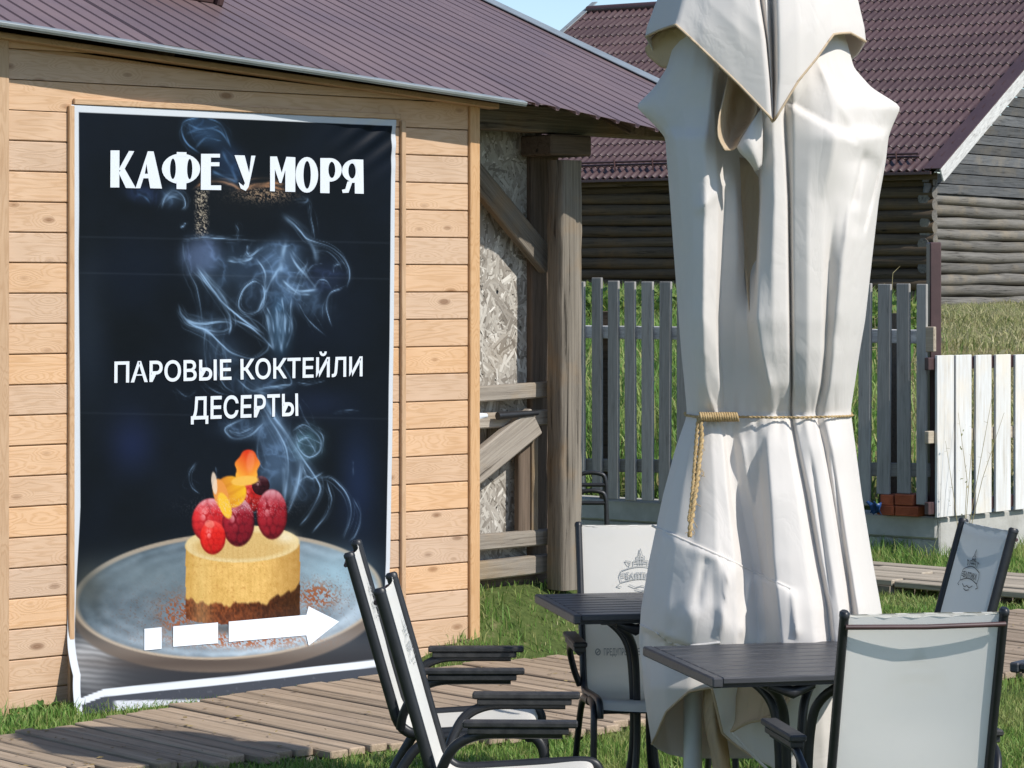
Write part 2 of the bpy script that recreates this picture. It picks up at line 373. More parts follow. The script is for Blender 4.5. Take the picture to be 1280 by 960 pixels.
def graded(lo, hi, a, b, fine, ratio=1.35):
    mid = list(np.arange(a, b+1e-6, fine)); s = fine; x = a; L = []
    while x > lo: s *= ratio; x -= s; L.append(x)
    s = fine; x = b; R = []
    while x < hi: s *= ratio; x += s; R.append(x)
    return np.array(L[::-1]+mid+R)
lawn = sheet('lawn', graded(-900, 900, -5, 18, .22), graded(-300, 1500, 5, 60, .25), M_soil)
lawn.data.materials.append(M_hill)
_co = np.empty(len(lawn.data.polygons)*3, np.float32); lawn.data.polygons.foreach_get('center', _co); _co = _co.reshape(-1, 3)
lawn.data.polygons.foreach_set('material_index', (_co[:, 2] > .36).astype(np.int32))

# ------------------------------------------------------------------ board walk in front of the hut
DZ = .06
def cn(v): return v.dot(WD), v.dot(WOUT)          # along the wall, towards the viewer
Fp = [cn(G(*p, DZ)) for p in ((200, 955), (420, 936), (755, 907), (1000, 872), (1275, 838))]
Bp = [cn(G(*p, DZ)) for p in ((-40, 926), (0, 919), (100, 905), (300, 867), (590, 828), (690, 821), (1270, 762))]
Fp = [(Fp[0][0]-2.6, Fp[0][1]-.95)]+Fp+[(Fp[-1][0]+3.5, Fp[-1][1]+.5)]
Bp = [(Bp[0][0]-2.4, Bp[0][1]+.05)]+Bp+[(Bp[-1][0]+2.0, Bp[-1][1]+.35)]
boardwalk = thing('boardwalk', None, None, WD*7+WOUT*-6.6); boardwalk['kind'] = 'structure'
BWM = Matrix.Translation(boardwalk.location).inverted()
def fi(pts, c): return float(np.interp(c, [p[0] for p in pts], [p[1] for p in pts]))
c = max(Fp[0][0], Bp[0][0]); k = 0
while c < min(Fp[-1][0], Bp[-1][0])-.1:
    w = .086+random.uniform(-.005, .005); g = random.uniform(.012, .019)
    nb = fi(Bp, c+w/2)-random.uniform(0, .05); nf = fi(Fp, c+w/2)+random.uniform(-.05, .05)
    mid = WD*(c+w/2)+WOUT*((nb+nf)/2); L = nf-nb
    mb = MB(); mb.box(-L/2, L/2, -w/2, w/2, -.035, 0, ch=.005)
    M = BWM @ Matrix.Translation((mid.x, mid.y, DZ+random.uniform(-.004, .005))) @ Matrix.Rotation(math.atan2(WOUT.y, WOUT.x)+random.uniform(-.006, .006), 4, 'Z') @ Matrix.Rotation(random.uniform(-.012, .012), 4, 'X')
    obj('plank', mb.mesh('plank', M_deck), boardwalk, M); c += w+g; k += 1
for f_ in (.04, .5, .93):
    mb = MB(); cs = np.linspace(max(Fp[0][0], Bp[0][0]), min(Fp[-1][0], Bp[-1][0])-.2, 24)
    for a, b in zip(cs[:-1], cs[1:]):
        pa = [WD*q+WOUT*(fi(Bp, q)*(1-f_)+fi(Fp, q)*f_) for q in (a, b)]
        dd = (pa[1]-pa[0]); M = BWM @ frame((pa[0].x, pa[0].y, DZ-.036), dd, zd=UP)
        mb.box(0, dd.length, -.03, .03, -.07, 0, M=M)
    obj('joist', mb.mesh('joist', M_grey), boardwalk)

# second walk along the fences
walk2 = thing('walkway', None, None, G(1180, 715, .12)); walk2['kind'] = 'structure'; W2 = Matrix.Translation(walk2.location).inverted()
a0 = G(1097, 723.5, .12); a1 = G(1280, 739, .12); dirw = (a1-a0).normalized(); bk = UP.cross(dirw)
for r_ in range(6):
    y0 = r_*.142+.01; x = -5.2+random.uniform(-.5, .5)
    while x < 5.0:
        L = random.uniform(1.7, 2.6); mb = MB(); mb.box(-L/2, L/2, -.064, .064, -.04, 0, ch=.006)
        p = a0+dirw*(x+L/2)+bk*(y0+.064)
        M = W2 @ frame((p.x, p.y, .12+random.uniform(-.008, .008)), dirw, zd=UP) @ Matrix.Rotation(random.uniform(-.006, .006), 4, 'Z')
        obj('plank', mb.mesh('plank', M_deck_far), walk2, M); x += L+.012
for i in range(14):
    p = a0+dirw*(-5+i*.72); mb = MB(); mb.box(0, .85, -.05, .05, -.12, -.001)
    obj('joist', mb.mesh('joist', M_grey), walk2, W2 @ frame((p.x, p.y, .08), bk, zd=UP))

# ------------------------------------------------------------------ hut
hut = thing('wooden_hut', 'pale pine cabin with horizontal boards behind the dark dessert banner', 'cabin', WA, HUT_RZ)
WT0 = wall_uv(0, 47); WT1 = wall_uv(600, 132.5); WTS = (WT1.z-WT0.z)/(WT1.x-WT0.x)
def WT(x): return WT0.z+WTS*(x-WT0.x)
PITCH = .1395; SEAM = wall_uv(12, 100).z; WTOP = WT(WLEN)
def plank_at(z0, z1, x0, x1, name='plank', y0=-.022, y1=0.0, mat=M_pine):
    L = x1-x0; h = z1-z0; mb = MB(); mb.box(-L/2, L/2, -h/2, h/2, 0, y1-y0, ch=.004)
    return obj(name, mb.mesh(name, mat), hut, frame(((x0+x1)/2, y1, (z0+z1)/2), (1, 0, 0), yd=UP))
kz = int(math.ceil((WT(0)-SEAM)/PITCH)); zb_ = SEAM+PITCH*kz
while zb_ > .05:
    z0 = max(zb_-PITCH+.0045, .03); z1 = zb_; x0, x1 = .028, WLEN-.055
    if z1 < WT(x1)-.01: plank_at(z0, z1, x0, x1, y0=-.022-random.uniform(0, .002))
    else:
        q = [(x0, z0), (x1, z0), (x1, max(min(z1, WT(x1)), z0+.001)), (x0, min(z1, WT(x0)))]
        if WT(x1) < z0: xe = x0+(WT(x0)-z0)/-WTS; q = [(x0, z0), (xe, z0), (x0, min(z1, WT(x0)))]
        if q[-1][1] > z0+.01:
            mb = MB(); n = len(q); mx_ = sum(p[0] for p in q)/n; mz = sum(p[1] for p in q)/n
            vs = [Vector((p[0]-mx_, p[1]-mz, t)) for t in (0, .022) for p in q]
            mb.add(vs, [tuple(range(n-1, -1, -1)), tuple(range(n, 2*n))]+[(i, (i+1) % n, n+(i+1) % n, n+i) for i in range(n)])
            obj('plank', mb.mesh('plank', M_pine), hut, frame((mx_, 0, mz), (1, 0, 0), yd=UP))
    zb_ -= PITCH
mb = MB(); T_ = .014
for (x0, x1, y0, y1) in ((-.01, WLEN, .004, .012), (-.01, .0, .0125, 2.6), (WLEN-.012, WLEN-.001, .0125, 2.6)):
    vs = [Vector((x, y, z)) for x in (x0, x1) for y in (y0, y1) for z in (0, WT(x)-.02)]
    mb.add(vs, [(0, 1, 3, 2), (4, 6, 7, 5), (0, 4, 5, 1), (2, 3, 7, 6), (0, 2, 6, 4), (1, 5, 7, 3)])
obj('wall_core', mb.mesh('wall_core', M_pine_trim), hut)
for x0, x1, nm in ((-.035, .026, 0), (WLEN-.053, WLEN+.012, 1)):
    h = WT((x0+x1)/2)-.012; mb = MB(); mb.box(-h/2, h/2, -(x1-x0)/2, (x1-x0)/2, 0, .038, ch=.004)
    obj('corner_board', mb.mesh('corner_board', M_pine_trim), hut, frame(((x0+x1)/2, -.002, h/2+.005), UP, yd=(1, 0, 0)) if False else frame(((x0+x1)/2, -.002, h/2+.005), UP, yd=(-1, 0, 0)))
# top trim running past the corner
mb = MB(); LT = (WLEN+.18)/math.cos(math.atan(WTS)); mb.box(-LT/2, LT/2, -.014, .014, 0, .085, ch=.004)
obj('top_trim', mb.mesh('top_trim', M_pine_trim), hut, frame(((WLEN+.03)/2, .0, WT((WLEN+.03)/2)+.002), (1, 0, WTS), yd=UP))
# boards of the left side wall
zq = SEAM+PITCH*kz
side_me = {}
while zq > .05:
    z1 = min(zq, WT(0)-.03); z0 = max(zq-PITCH+.0045, .03); h = round(z1-z0, 4)
    if h > .02:
        if h not in side_me:
            mb = MB(); mb.box(-1.27, 1.27, -h/2, h/2, 0, .022, ch=.004); side_me[h] = mb.mesh('plank', M_pine)
        obj('plank', side_me[h], hut, frame((-.012, 1.31, (z0+z1)/2), (0, -1, 0), yd=UP))
    zq -= PITCH
# batten frame round the banner
PL = wall_uv(84, 300).x; PR = wall_uv(498.5, 300).x; PT = wall_uv(84, 127.0).z
for x in (PL, PR):
    h = PT-.05; mb = MB(); mb.box(-h/2, h/2, -.014, .014, 0, .022, ch=.003)
    obj('batten', mb.mesh('batten', M_pine_trim), hut, frame((x, -.0225, .03+h/2), UP, yd=(-1, 0, 0)))
L = PR-PL-.03; mb = MB(); mb.box(-L/2, L/2, -.014, .014, 0, .02, ch=.003)
obj('batten', mb.mesh('batten', M_pine_trim), hut, frame(((PL+PR)/2, -.0225, PT), (1, 0, 0), yd=UP))

# ------------------------------------------------------------------ corrugated roof (in hut axes: x along, y back, z up)
ROOF_T = math.radians(20.5); EOV = .22
e0 = wall_uv(0, 30, EOV); e1 = wall_uv(662, 131, EOV)
roof = thing('corrugated_roof', 'brown corrugated metal roof over the pine cabin and timber shed', 'roof', WA, HUT_RZ)
RM = frame(e0, e1-e0, yd=(0, math.cos(ROOF_T), math.sin(ROOF_T)))   # local: x along eave, y up slope, z normal
RW = HUT_M @ RM; RI = RW.inverted()
def roof_uv(px, py):
    h = hit(px, py, RW @ Vector((0, 0, 0)), (RW.to_3x3() @ Vector((0, 0, 1)))); return RI @ h
uv_end = roof_uv(662, 134); uv_w = roof_uv(822, 166); uv_v = roof_uv(812, 106); uv_v2 = roof_uv(604, 1)
VX = (uv_v.x+uv_v2.x)/2
def low_edge(x):
    x0 = uv_end.x
    if x <= x0: return 0.0
    return uv_end.y*0+(uv_w.y)*(x-x0)/(uv_w.x-x0)
RIB = .115; XS = -2.6; UPL = 6.5; per = 10
x = XS; first = True
while x < VX-.02:
    x1 = min(x+RIB*per, VX); mb = MB(); top = []; bot = []
    n = int(round((x1-x)/RIB))
    prof = []
    if n < 1: n = 1
    for j in range(n+1):
        b = x+j*RIB
        for dx, zz in ((0, .0), (.013, .0), (.019, .017), (.109, .017)):
            if b+dx <= x1+.001: prof.append((b+dx, zz))
    for q, zz in prof: bot.append(Vector((q, low_edge(q), zz))); top.append(Vector((q, UPL, zz)))
    rows = [bot]+[[b_.lerp(t_, f_) for b_, t_ in zip(bot, top)] for f_ in (.1, .3, .6, 1)]
    mb.grid(rows, smooth=False)
    o = obj('roof_sheet', mb.mesh('roof_sheet', M_roof), roof, RM @ Matrix.Translation((0, 0, random.uniform(0, .004)+(.004 if int((x-XS)/RIB/per) % 2 else 0))))
    md = o.modifiers.new('thick', 'SOLIDIFY'); md.thickness = .0022; md.offset = -1
    x += RIB*per
# verge cap
mb = MB(); mb.box(VX-.06, VX+.07, -.05, UPL, .026, .034, ch=.003); mb.box(VX+.06, VX+.07, -.05, UPL, -.1, .026)
obj('verge_cap', mb.mesh('verge_cap', M_flash), roof, RM)
# eave flashing: folded strip along the hut eave
mb = MB(); mb.box(XS, uv_end.x, -.026, -.01, -.004, -.001); mb.box(XS, uv_end.x, -.032, -.027, -.006, .004, ch=.002)
mb.box(XS, uv_end.x, -.036, .004, .002, .019, ch=.003)
obj('eave_flashing', mb.mesh('eave_flashing', M_flash), roof, RM)
# rafters and boarding under the sheets
for i in range(12):
    x = -3.0+i*.98+.07; mb = MB(); mb.box(0, 6.2, -.05, .05, -.062, -.008, ch=.004)
    if x < VX-.1: obj('rafter', mb.mesh('rafter', M_dark_wood), roof, RM @ frame((x, max(.02, low_edge(x)+.15), -.02), (0, 1, 0), yd=(-1, 0, 0)))
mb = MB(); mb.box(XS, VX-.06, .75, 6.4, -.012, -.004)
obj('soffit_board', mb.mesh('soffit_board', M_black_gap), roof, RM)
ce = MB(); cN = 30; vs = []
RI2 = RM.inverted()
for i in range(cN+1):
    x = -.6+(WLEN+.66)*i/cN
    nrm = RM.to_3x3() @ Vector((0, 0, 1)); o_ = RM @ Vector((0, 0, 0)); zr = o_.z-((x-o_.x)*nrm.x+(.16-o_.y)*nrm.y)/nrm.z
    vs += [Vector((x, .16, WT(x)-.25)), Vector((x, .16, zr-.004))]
ce.add(vs, [(2*i, 2*i+2, 2*i+3, 2*i+1) for i in range(cN)]); obj('eave_shade_sheet', ce.mesh('eave_shade_sheet', M_black_gap), roof)  # dark sheet added so the gap under the eave reads as shade
# hatch on the roof
hu = roof_uv(256, 10)
mb = MB(); mb.box(-.20, .22, .03, .8, .02, .12, ch=.01); hb = obj('roof_hatch', mb.mesh('roof_hatch', M_brown_metal), roof, RM @ Matrix.Translation((hu.x-.15, hu.y, 0)))
mb = MB(); mb.box(.222, .26, .0, .8, .02, .15, ch=.008); obj('hatch_flashing', mb.mesh('hatch_flashing', M_brown_metal), hb)
mbs = MB()
for q in range(300):
    rx = XS+RIB*random.randrange(0, int((VX-XS)/RIB))+.08; ry = random.choice((.6, 1.5, 2.4, 3.3))+random.uniform(-.03, .03)
    if ry > low_edge(rx)+.05: mbs.box(rx-.005, rx+.005, ry-.005, ry+.005, .001, .005)
tag(obj('roof_screws', mbs.mesh('roof_screws', M_brown_metal), roof, RM), kind='stuff')

# ------------------------------------------------------------------ timber shed beside the hut
PB = Vector((P(705, HOR, 15.65).x, 15.65, .342))
shed = thing('timber_shed', 'open grey timber shed with strand board panel beside the pine cabin', 'shed', PB, HUT_RZ)
SI = (Matrix.Translation(PB) @ Matrix.Rotation(HUT_RZ, 4, 'Z')).inverted()
def sh(px, py, off=0.0):          # on the plane of the shed wall (off = towards the viewer)
    return SI @ hit(px, py, PB+WOUT*off, WOUT)
def bar(name, p0, p1, w, t, mat, off, ch=.008):
    a = sh(*p0, off); b = sh(*p1, off); d = b-a; L = d.length; mb = MB(); mb.box(-L/2, L/2, -w/2, w/2, -t, 0, ch=ch)
    return obj(name, mb.mesh(name, mat), shed, frame((a+b)/2, d, zd=(0, -1, 0)))
# round-edged main post
def logpost(name, x0, x1, z1, off, mat, t=.14):
    w = x1-x0; mb = MB(); n = 14; rows = []
    for i in range(25):
        z = z1*i/24; wob = .003*math.sin(i*1.3)+.002*math.sin(i*2.9)
        rg = []
        for k_ in range(n):
            a = 2*math.pi*k_/n; sx = math.copysign(abs(math.cos(a))**.28, math.cos(a)); sy = math.copysign(abs(math.sin(a))**.28, math.sin(a))
            rg.append(Vector((z-z1/2, sx*(w/2+wob), sy*t/2)))
        rows.append(rg)
    mb.grid(rows, closed=True); mb.add(rows[-1], [tuple(range(n))])
    return obj(name, mb.mesh(name, mat), shed, frame(((x0+x1)/2, -off-t/2, z1/2-.02), (0, 0, 1), yd=(1, 0, 0)))
xa = sh(691, 600, .08).x; xb = sh(717, 600, .08).x
ztop = sh(700, 196, .08).z
logpost('post', xa, xb, ztop, .02, M_post)
bar('back_post', (682, 178), (682, 726), .20, .05, M_dark_wood, -.10)
# bracket block on the post
a = sh(680, 168, .10); b = sh(731, 196, .10)
mb = MB(); mb.box(a.x, b.x, -.16, .10, b.z, a.z, ch=.01); obj('post_cap', mb.mesh('post_cap', M_dark_wood), shed)
# long beam under the roof
a = sh(575, 159.5, .1); b = sh(850, 175.5, .1); d = b-a; L = d.length
for nm, dz, hh, mt, yy in (('beam', 0, .15, M_post, -.02),):
    mb = MB(); mb.box(-L/2, L/2, 0, hh-.004, -.14, 0, ch=.012)
    obj(nm, mb.mesh(nm, mt), shed, frame((a+b)/2+Vector((0, yy, dz)), d, zd=(0, -1, 0)))
# strand board panels
q0 = sh(560, 160, -.16); q1 = sh(690, 160, -.16)
for (u0, v0, u1, v1) in ((540, 150, 676, 486), (540, 489, 676, 745)):
    a = sh(u0, v0, -.16); b = sh(u1, v1, -.16)
    mb = MB(); mb.box(a.x, b.x, 0, .012, max(b.z, .12), a.z, ch=.002)
    obj('strand_board', mb.mesh('strand_board', M_osb), shed, Matrix.Translation((0, .16, 0)))
fa = sh(560, 150, -.145); fb = sh(677, 745, -.145); nf_ = 5200
fx = RNG.uniform(fa.x, fb.x, nf_); fz = RNG.uniform(.12, fa.z, nf_); fl = RNG.uniform(.03, .075, nf_); fw = RNG.uniform(.004, .013, nf_); fan = np.where(RNG.random(nf_) < .7, RNG.normal(1.57, .6, nf_), RNG.uniform(0, 3.14, nf_)); fy = RNG.uniform(-.0035, 0, nf_); ft = RNG.normal(0, .025, nf_)
cx_, sx_ = np.cos(fan), np.sin(fan); VV = []
for a_, b_ in ((-1, -1), (1, -.7), (1, 1), (-1, .6)):
    VV.append(np.stack([fx+cx_*fl*a_-sx_*fw*b_, np.full(nf_, .145)+fy+ft*fw*b_, fz+sx_*fl*a_+cx_*fw*b_], 1))
VV = np.stack(VV, 1); VV[:, :, 0] = np.minimum(VV[:, :, 0], fb.x); ok_ = (np.abs(VV[:, :, 2]-sh(600, 487, -.145).z) > .012).all(1); VV = VV[ok_]
fm = wait_mesh('strand_flakes', VV.reshape(-1, 3), np.arange(len(VV)*4).reshape(-1, 4), M_flake, False); at = fm.attributes.new('tint', 'FLOAT', 'POINT'); at.data.foreach_set('value', np.repeat(RNG.beta(1.6, 1.8, len(VV)), 4).astype(np.float32))
tag(obj('strand_flakes', fm, shed), kind='stuff')
mb = MB(); mb.box(q0.x-1.5, q1.x+.02, .25, .28, 0, ztop+.12); obj('back_board', mb.mesh('back_board', M_dark_wood), shed)
bar('rail', (586, 494), (691, 486.5), .085, .05, M_grey, -.02)
bar('rail', (586, 527.5), (691, 521.5), .082, .06, M_grey, -.02)
bar('rail', (586, 680), (691, 671), .085, .06, M_grey, -.02)
bar('rail', (586, 716), (691, 704), .10, .06, M_grey, -.02)
bar('brace', (578, 195), (690, 331), .13, .06, M_post, -.03)
bar('brace', (574, 606), (672, 526), .16, .06, M_grey, .03)
bar('stud', (660, 533), (660, 668), .12, .05, M_dark_wood, -.05)
bar('stud', (670, 532), (670, 667), .045, .05, M_grey, -.03)
mb = MB(); mb.box(q0.x-1.5, q1.x+.1, .0, .3, -.02, .1); obj('ground_beam', mb.mesh('ground_beam', M_dark_wood), shed, Matrix.Translation((0, .1, 0)))
# things lying on the middle rail
a = sh(622, 520, .03); b = sh(672, 516, .03); mb = MB(); mb.tube([a+Vector((0, 0, .0)), a.lerp(b, .3), b], [.022, .02, .014], 8)
T0 = Matrix.Translation(PB) @ Matrix.Rotation(HUT_RZ, 4, 'Z')
mb.v = [tuple(T0 @ Vector(v)-(T0 @ a)) for v in mb.v]; mb2 = mb.mesh('tool_handle', M_black)
o = obj('hand_tool', mb2); o.location = T0 @ a; tag(o, 'short black tool handle lying on the grey shed rail', 'tool')
a = sh(596, 520, .03); mb = MB(); mb.tube([Vector((0, 0, -.02)), Vector((.0, 0, .0)), Vector((.05, .05, .0))], [.018, .02, .012], 8)
o = obj('small_bottle', mb.mesh('small_bottle', M_white_print)); o.location = T0 @ a; tag(o, 'tiny white bottle on the shed rail against the cabin corner', 'bottle')

# grit and dry leaf bits on the boards
nb_ = 420; cs_ = RNG.uniform(Fp[0][0]+.3, Fp[-1][0]-.5, nb_); VV = []
for c0 in cs_:
    q = fi(Bp, c0)+(fi(Fp, c0)-fi(Bp, c0))*random.random(); p = WD*c0+WOUT*q; a = random.random()*6.28; L = random.uniform(.006, .022); w = L*random.uniform(.25, .6)
    for u_, v_ in ((-1, 0), (0, -1), (1, 0), (0, 1)): VV.append((p.x+math.cos(a)*L*u_-math.sin(a)*w*v_, p.y+math.sin(a)*L*u_+math.cos(a)*w*v_, DZ+.008+random.uniform(0, .006)))
lm = wait_mesh('leaf_litter', VV, np.arange(len(VV)).reshape(-1, 4), plain('dry_leaf', (.20, .13, .06), .9, .1, c2=(.34, .27, .12), nscale=3), False)
tag(obj('leaf_litter', lm), kind='stuff')
# ------------------------------------------------------------------ dessert banner (print = flat colour on the sheet)
def pl(pts, v, kx=1, ky=0):
    return np.interp(v, [p[kx] for p in pts], [p[ky] for p in pts])
NU, NV = 400, 560
OFFB = .032
# outline of the banner in wall coordinates, from the photograph's outline
tl = wall_uv(88.5, 131, OFFB); tr = wall_uv(495, 149.5, OFFB)
vv = np.linspace(0, 1, NV+1); uu = np.linspace(0, 1, NU+1)
lx = pl([(wall_uv(88.5, 131, OFFB).x, 0), (wall_uv(89.5, 400, OFFB).x, .36), (wall_uv(91, 640, OFFB).x, .67), (wall_uv(84, 795, OFFB).x, .875), (wall_uv(92, 850, .14).x, .945), (wall_uv(98, 880, .33).x, 1)], vv)
rx = pl([(wall_uv(495, 149.5, OFFB).x, 0), (wall_uv(492, 440, OFFB).x, .42), (wall_uv(488, 690, OFFB).x, .80), (wall_uv(487, 790, .05).x, .93), (wall_uv(487, 835, .33).x, 1)], vv)
U, V_ = np.meshgrid(uu, vv)
X = lx[:, None]*(1-U)+rx[:, None]*U
Ztop = tl.z*(1-U)+tr.z*U
Z = Ztop*(1-V_)+.02*V_
low = np.clip((.40-Z)/.38, 0, 1)
OUTB = OFFB+low**2*.30+np.clip((vnoise(X*3, Z*3.4)-.5), -.5, .5)*(.008+.05*low)
OUTB += .006*np.exp(-(((U-.93)/.10)**2+((V_-.03)/.05)**2))*np.sin((U*1.0+V_*2.2)*70)
Z = Z-.0*low
pts3 = np.stack([X, -OUTB, Z], -1)
Mw = np.array(HUT_M)
W3 = pts3 @ Mw[:3, :3].T+Mw[:3, 3]
PX, PY = proj(W3)
def S(c): return np.array(c, float)
img = np.empty(PX.shape+(3,)); img[:] = S((17, 24, 32))
dep = fbm(PX*.012+3, PY*.012, 4)[..., None]
img += (dep-.47)*S((8, 12, 24))
def blob(cx, cy, rx_, ry_, col, a, rot=0.0, p=2.0):
    c, s = math.cos(rot), math.sin(rot); dx = PX-cx; dy = PY-cy
    r = (((dx*c+dy*s)/rx_)**2+((-dx*s+dy*c)/ry_)**2)
    w = np.exp(-r**(p/2))*a
    img[:] = img*(1-w[..., None])+S(col)*w[..., None]
def inell(cx, cy, rx_, ry_, rot=0.0, soft=.03):
    c, s = math.cos(rot), math.sin(rot); dx = PX-cx; dy = PY-cy
    r = np.sqrt(((dx*c+dy*s)/rx_)**2+((-dx*s+dy*c)/ry_)**2)
    return np.clip((1-r)/soft+.5, 0, 1), r
def put(mask, col):
    col = S(col) if not isinstance(col, np.ndarray) else col
    img[:] = img*(1-mask[..., None])+col*mask[..., None]
def stroke(pts, w, a, col=(150, 186, 222), wig=0.0, glow=.35, echo=True):
    pts = np.array(cr(pts, 5)) if len(pts) > 2 else np.array(pts, float)
    x0, x1 = pts[:, 0].min()-w*9-4, pts[:, 0].max()+w*9+4; y0, y1 = pts[:, 1].min()-w*9-4, pts[:, 1].max()+w*9+4
    sel = (PX > x0) & (PX < x1) & (PY > y0) & (PY < y1)
    if not sel.any(): return
    x = PX[sel]; y = PY[sel]
    if wig: x = x+(fbm(x*.07, y*.07, 3)-.47)*wig*2; y = y+(fbm(x*.07+9, y*.07+5, 3)-.47)*wig*2
    d = np.full(x.shape, 1e9); tt = np.zeros(x.shape); n = len(pts)-1
    for i in range(n):
        ax, ay = pts[i]; bx, by = pts[i+1]; vx, vy = bx-ax, by-ay; L = vx*vx+vy*vy+1e-9
        t = np.clip(((x-ax)*vx+(y-ay)*vy)/L, 0, 1); dd = np.hypot(x-ax-t*vx, y-ay-t*vy)
        m = dd < d; d[m] = dd[m]; tt[m] = (i+t[m])/n
    fade = np.clip(np.minimum(tt, 1-tt)*7+.15, 0, 1)*(.65+.35*np.sin(tt*9+pts[0, 0]))
    w = w*.72; al = (np.exp(-(d/w)**2)+glow*.30*np.exp(-(d/(w*5))**2))*a*fade; al = np.clip(al, 0, 1)[:, None]
    img[sel] = img[sel]*(1-al)+S(col)*al
    if echo:
        for k_ in range(4):
            s_ = random.uniform(1.0, 3.2)*random.choice((-1, 1)); t_ = np.linspace(0, 1, len(pts))
            off = np.stack([s_*(1+k_*.7)*np.sin(t_*3.1+k_), s_*(1+k_*.7)*np.cos(t_*2.3+k_*2)], 1)
            stroke(list((pts+off)[::4]), w*random.uniform(.6, 1.4), a*random.uniform(.12, .38), col, 1.2, glow, False)
z4 = lambda L: [(200+x/4.571, 210+y/4.571) for x, y in L]
z5 = lambda L: [(200+x/3.31, 390+y/3.31) for x, y in L]
z1 = lambda L: [(80+x/3.0476, 130+y/3.0476) for x, y in L]
# dark blue stains of the print
blob(165, 555, 28, 34, (34, 46, 88), .55); blob(447, 600, 24, 70, (34, 52, 92), .55); blob(400, 505, 40, 20, (30, 42, 70), .5); blob(110, 400, 22, 110, (40, 50, 62), .5)
blob(300, 255, 60, 28, (22, 26, 30), .7)
# grainy pillar and rim
gr = (vnoise(PX*1.1+3, PY*1.1) > .56)*np.clip(vnoise(PX*.5, PY*.5)*1.6, 0, 1)
pil = np.clip(1-np.abs((PX-252)/11), 0, 1)*np.clip((PY-232)/6, 0, 1)*np.clip((300-PY)/12, 0, 1)
put(np.clip(pil*1.8, 0, 1)*gr*.8, (196, 182, 160))
pil2 = np.exp(-(((PX-330)/34)**2+((PY-243)/9)**2))*gr; put(np.clip(pil2*1.2, 0, 1)*.8, (188, 158, 128))
for L in ([(246, 232), (262, 226), (285, 229), (303, 238)], [(303, 238), (318, 231), (340, 229), (358, 230)], [(305, 236), (330, 232), (352, 236), (364, 240)]):
    stroke(L, 2.0, .85, (190, 138, 100), 1.5, .15)
# haze bodies
fil = (1-np.abs(2*fbm(PX*.05+2+fbm(PX*.02, PY*.02, 3)*3, PY*.035+fbm(PX*.02+9, PY*.02, 3)*3, 4)/.94-1)*2.2).clip(0, 1)**3*.7+.25*fbm(PX*.11, PY*.07, 3)
def haze(cx, cy, rx_, ry_, a, rot=0, tex=.7, col=(112, 146, 186)):
    c, s = math.cos(rot), math.sin(rot); dx = PX-cx; dy = PY-cy
    r = ((dx*c+dy*s)/rx_)**2+((-dx*s+dy*c)/ry_)**2
    w = np.exp(-r**1.6)*a*((1-tex)+tex*(fil*1.6+.15)); put(np.clip(w, 0, .9), col)
haze(252, 320, 24, 24, .75, .3, .35, (118, 140, 185)); haze(290, 330, 50, 26, .35); haze(352, 325, 26, 26, .8, .2, .6); haze(320, 360, 60, 30, .3)
haze(258, 165, 26, 17, .55, .5, .5, (70, 110, 160)); haze(288, 205, 26, 20, .45, .9, .5, (60, 92, 140)); haze(180, 243, 26, 12, .35, .2, .6, (60, 80, 130)); haze(216, 245, 14, 14, .4)
haze(350, 410, 15, 40, .55, 0, .6, (80, 125, 165)); haze(372, 365, 44, 20, .4, .6); haze(408, 345, 26, 20, .3, 0, .6, (80, 100, 150))
haze(275, 440, 34, 24, .28, .5, .5); haze(325, 480, 40, 18, .35); haze(345, 555, 22, 52, .55, -.3, .45); haze(335, 600, 18, 40, .45, .2, .4); haze(305, 535, 34, 14, .35); haze(385, 555, 20, 22, .5, .3, .6, (110, 160, 180)); haze(375, 600, 26, 30, .3)
haze(262, 405, 22, 14, .3)
B = (158, 194, 230)
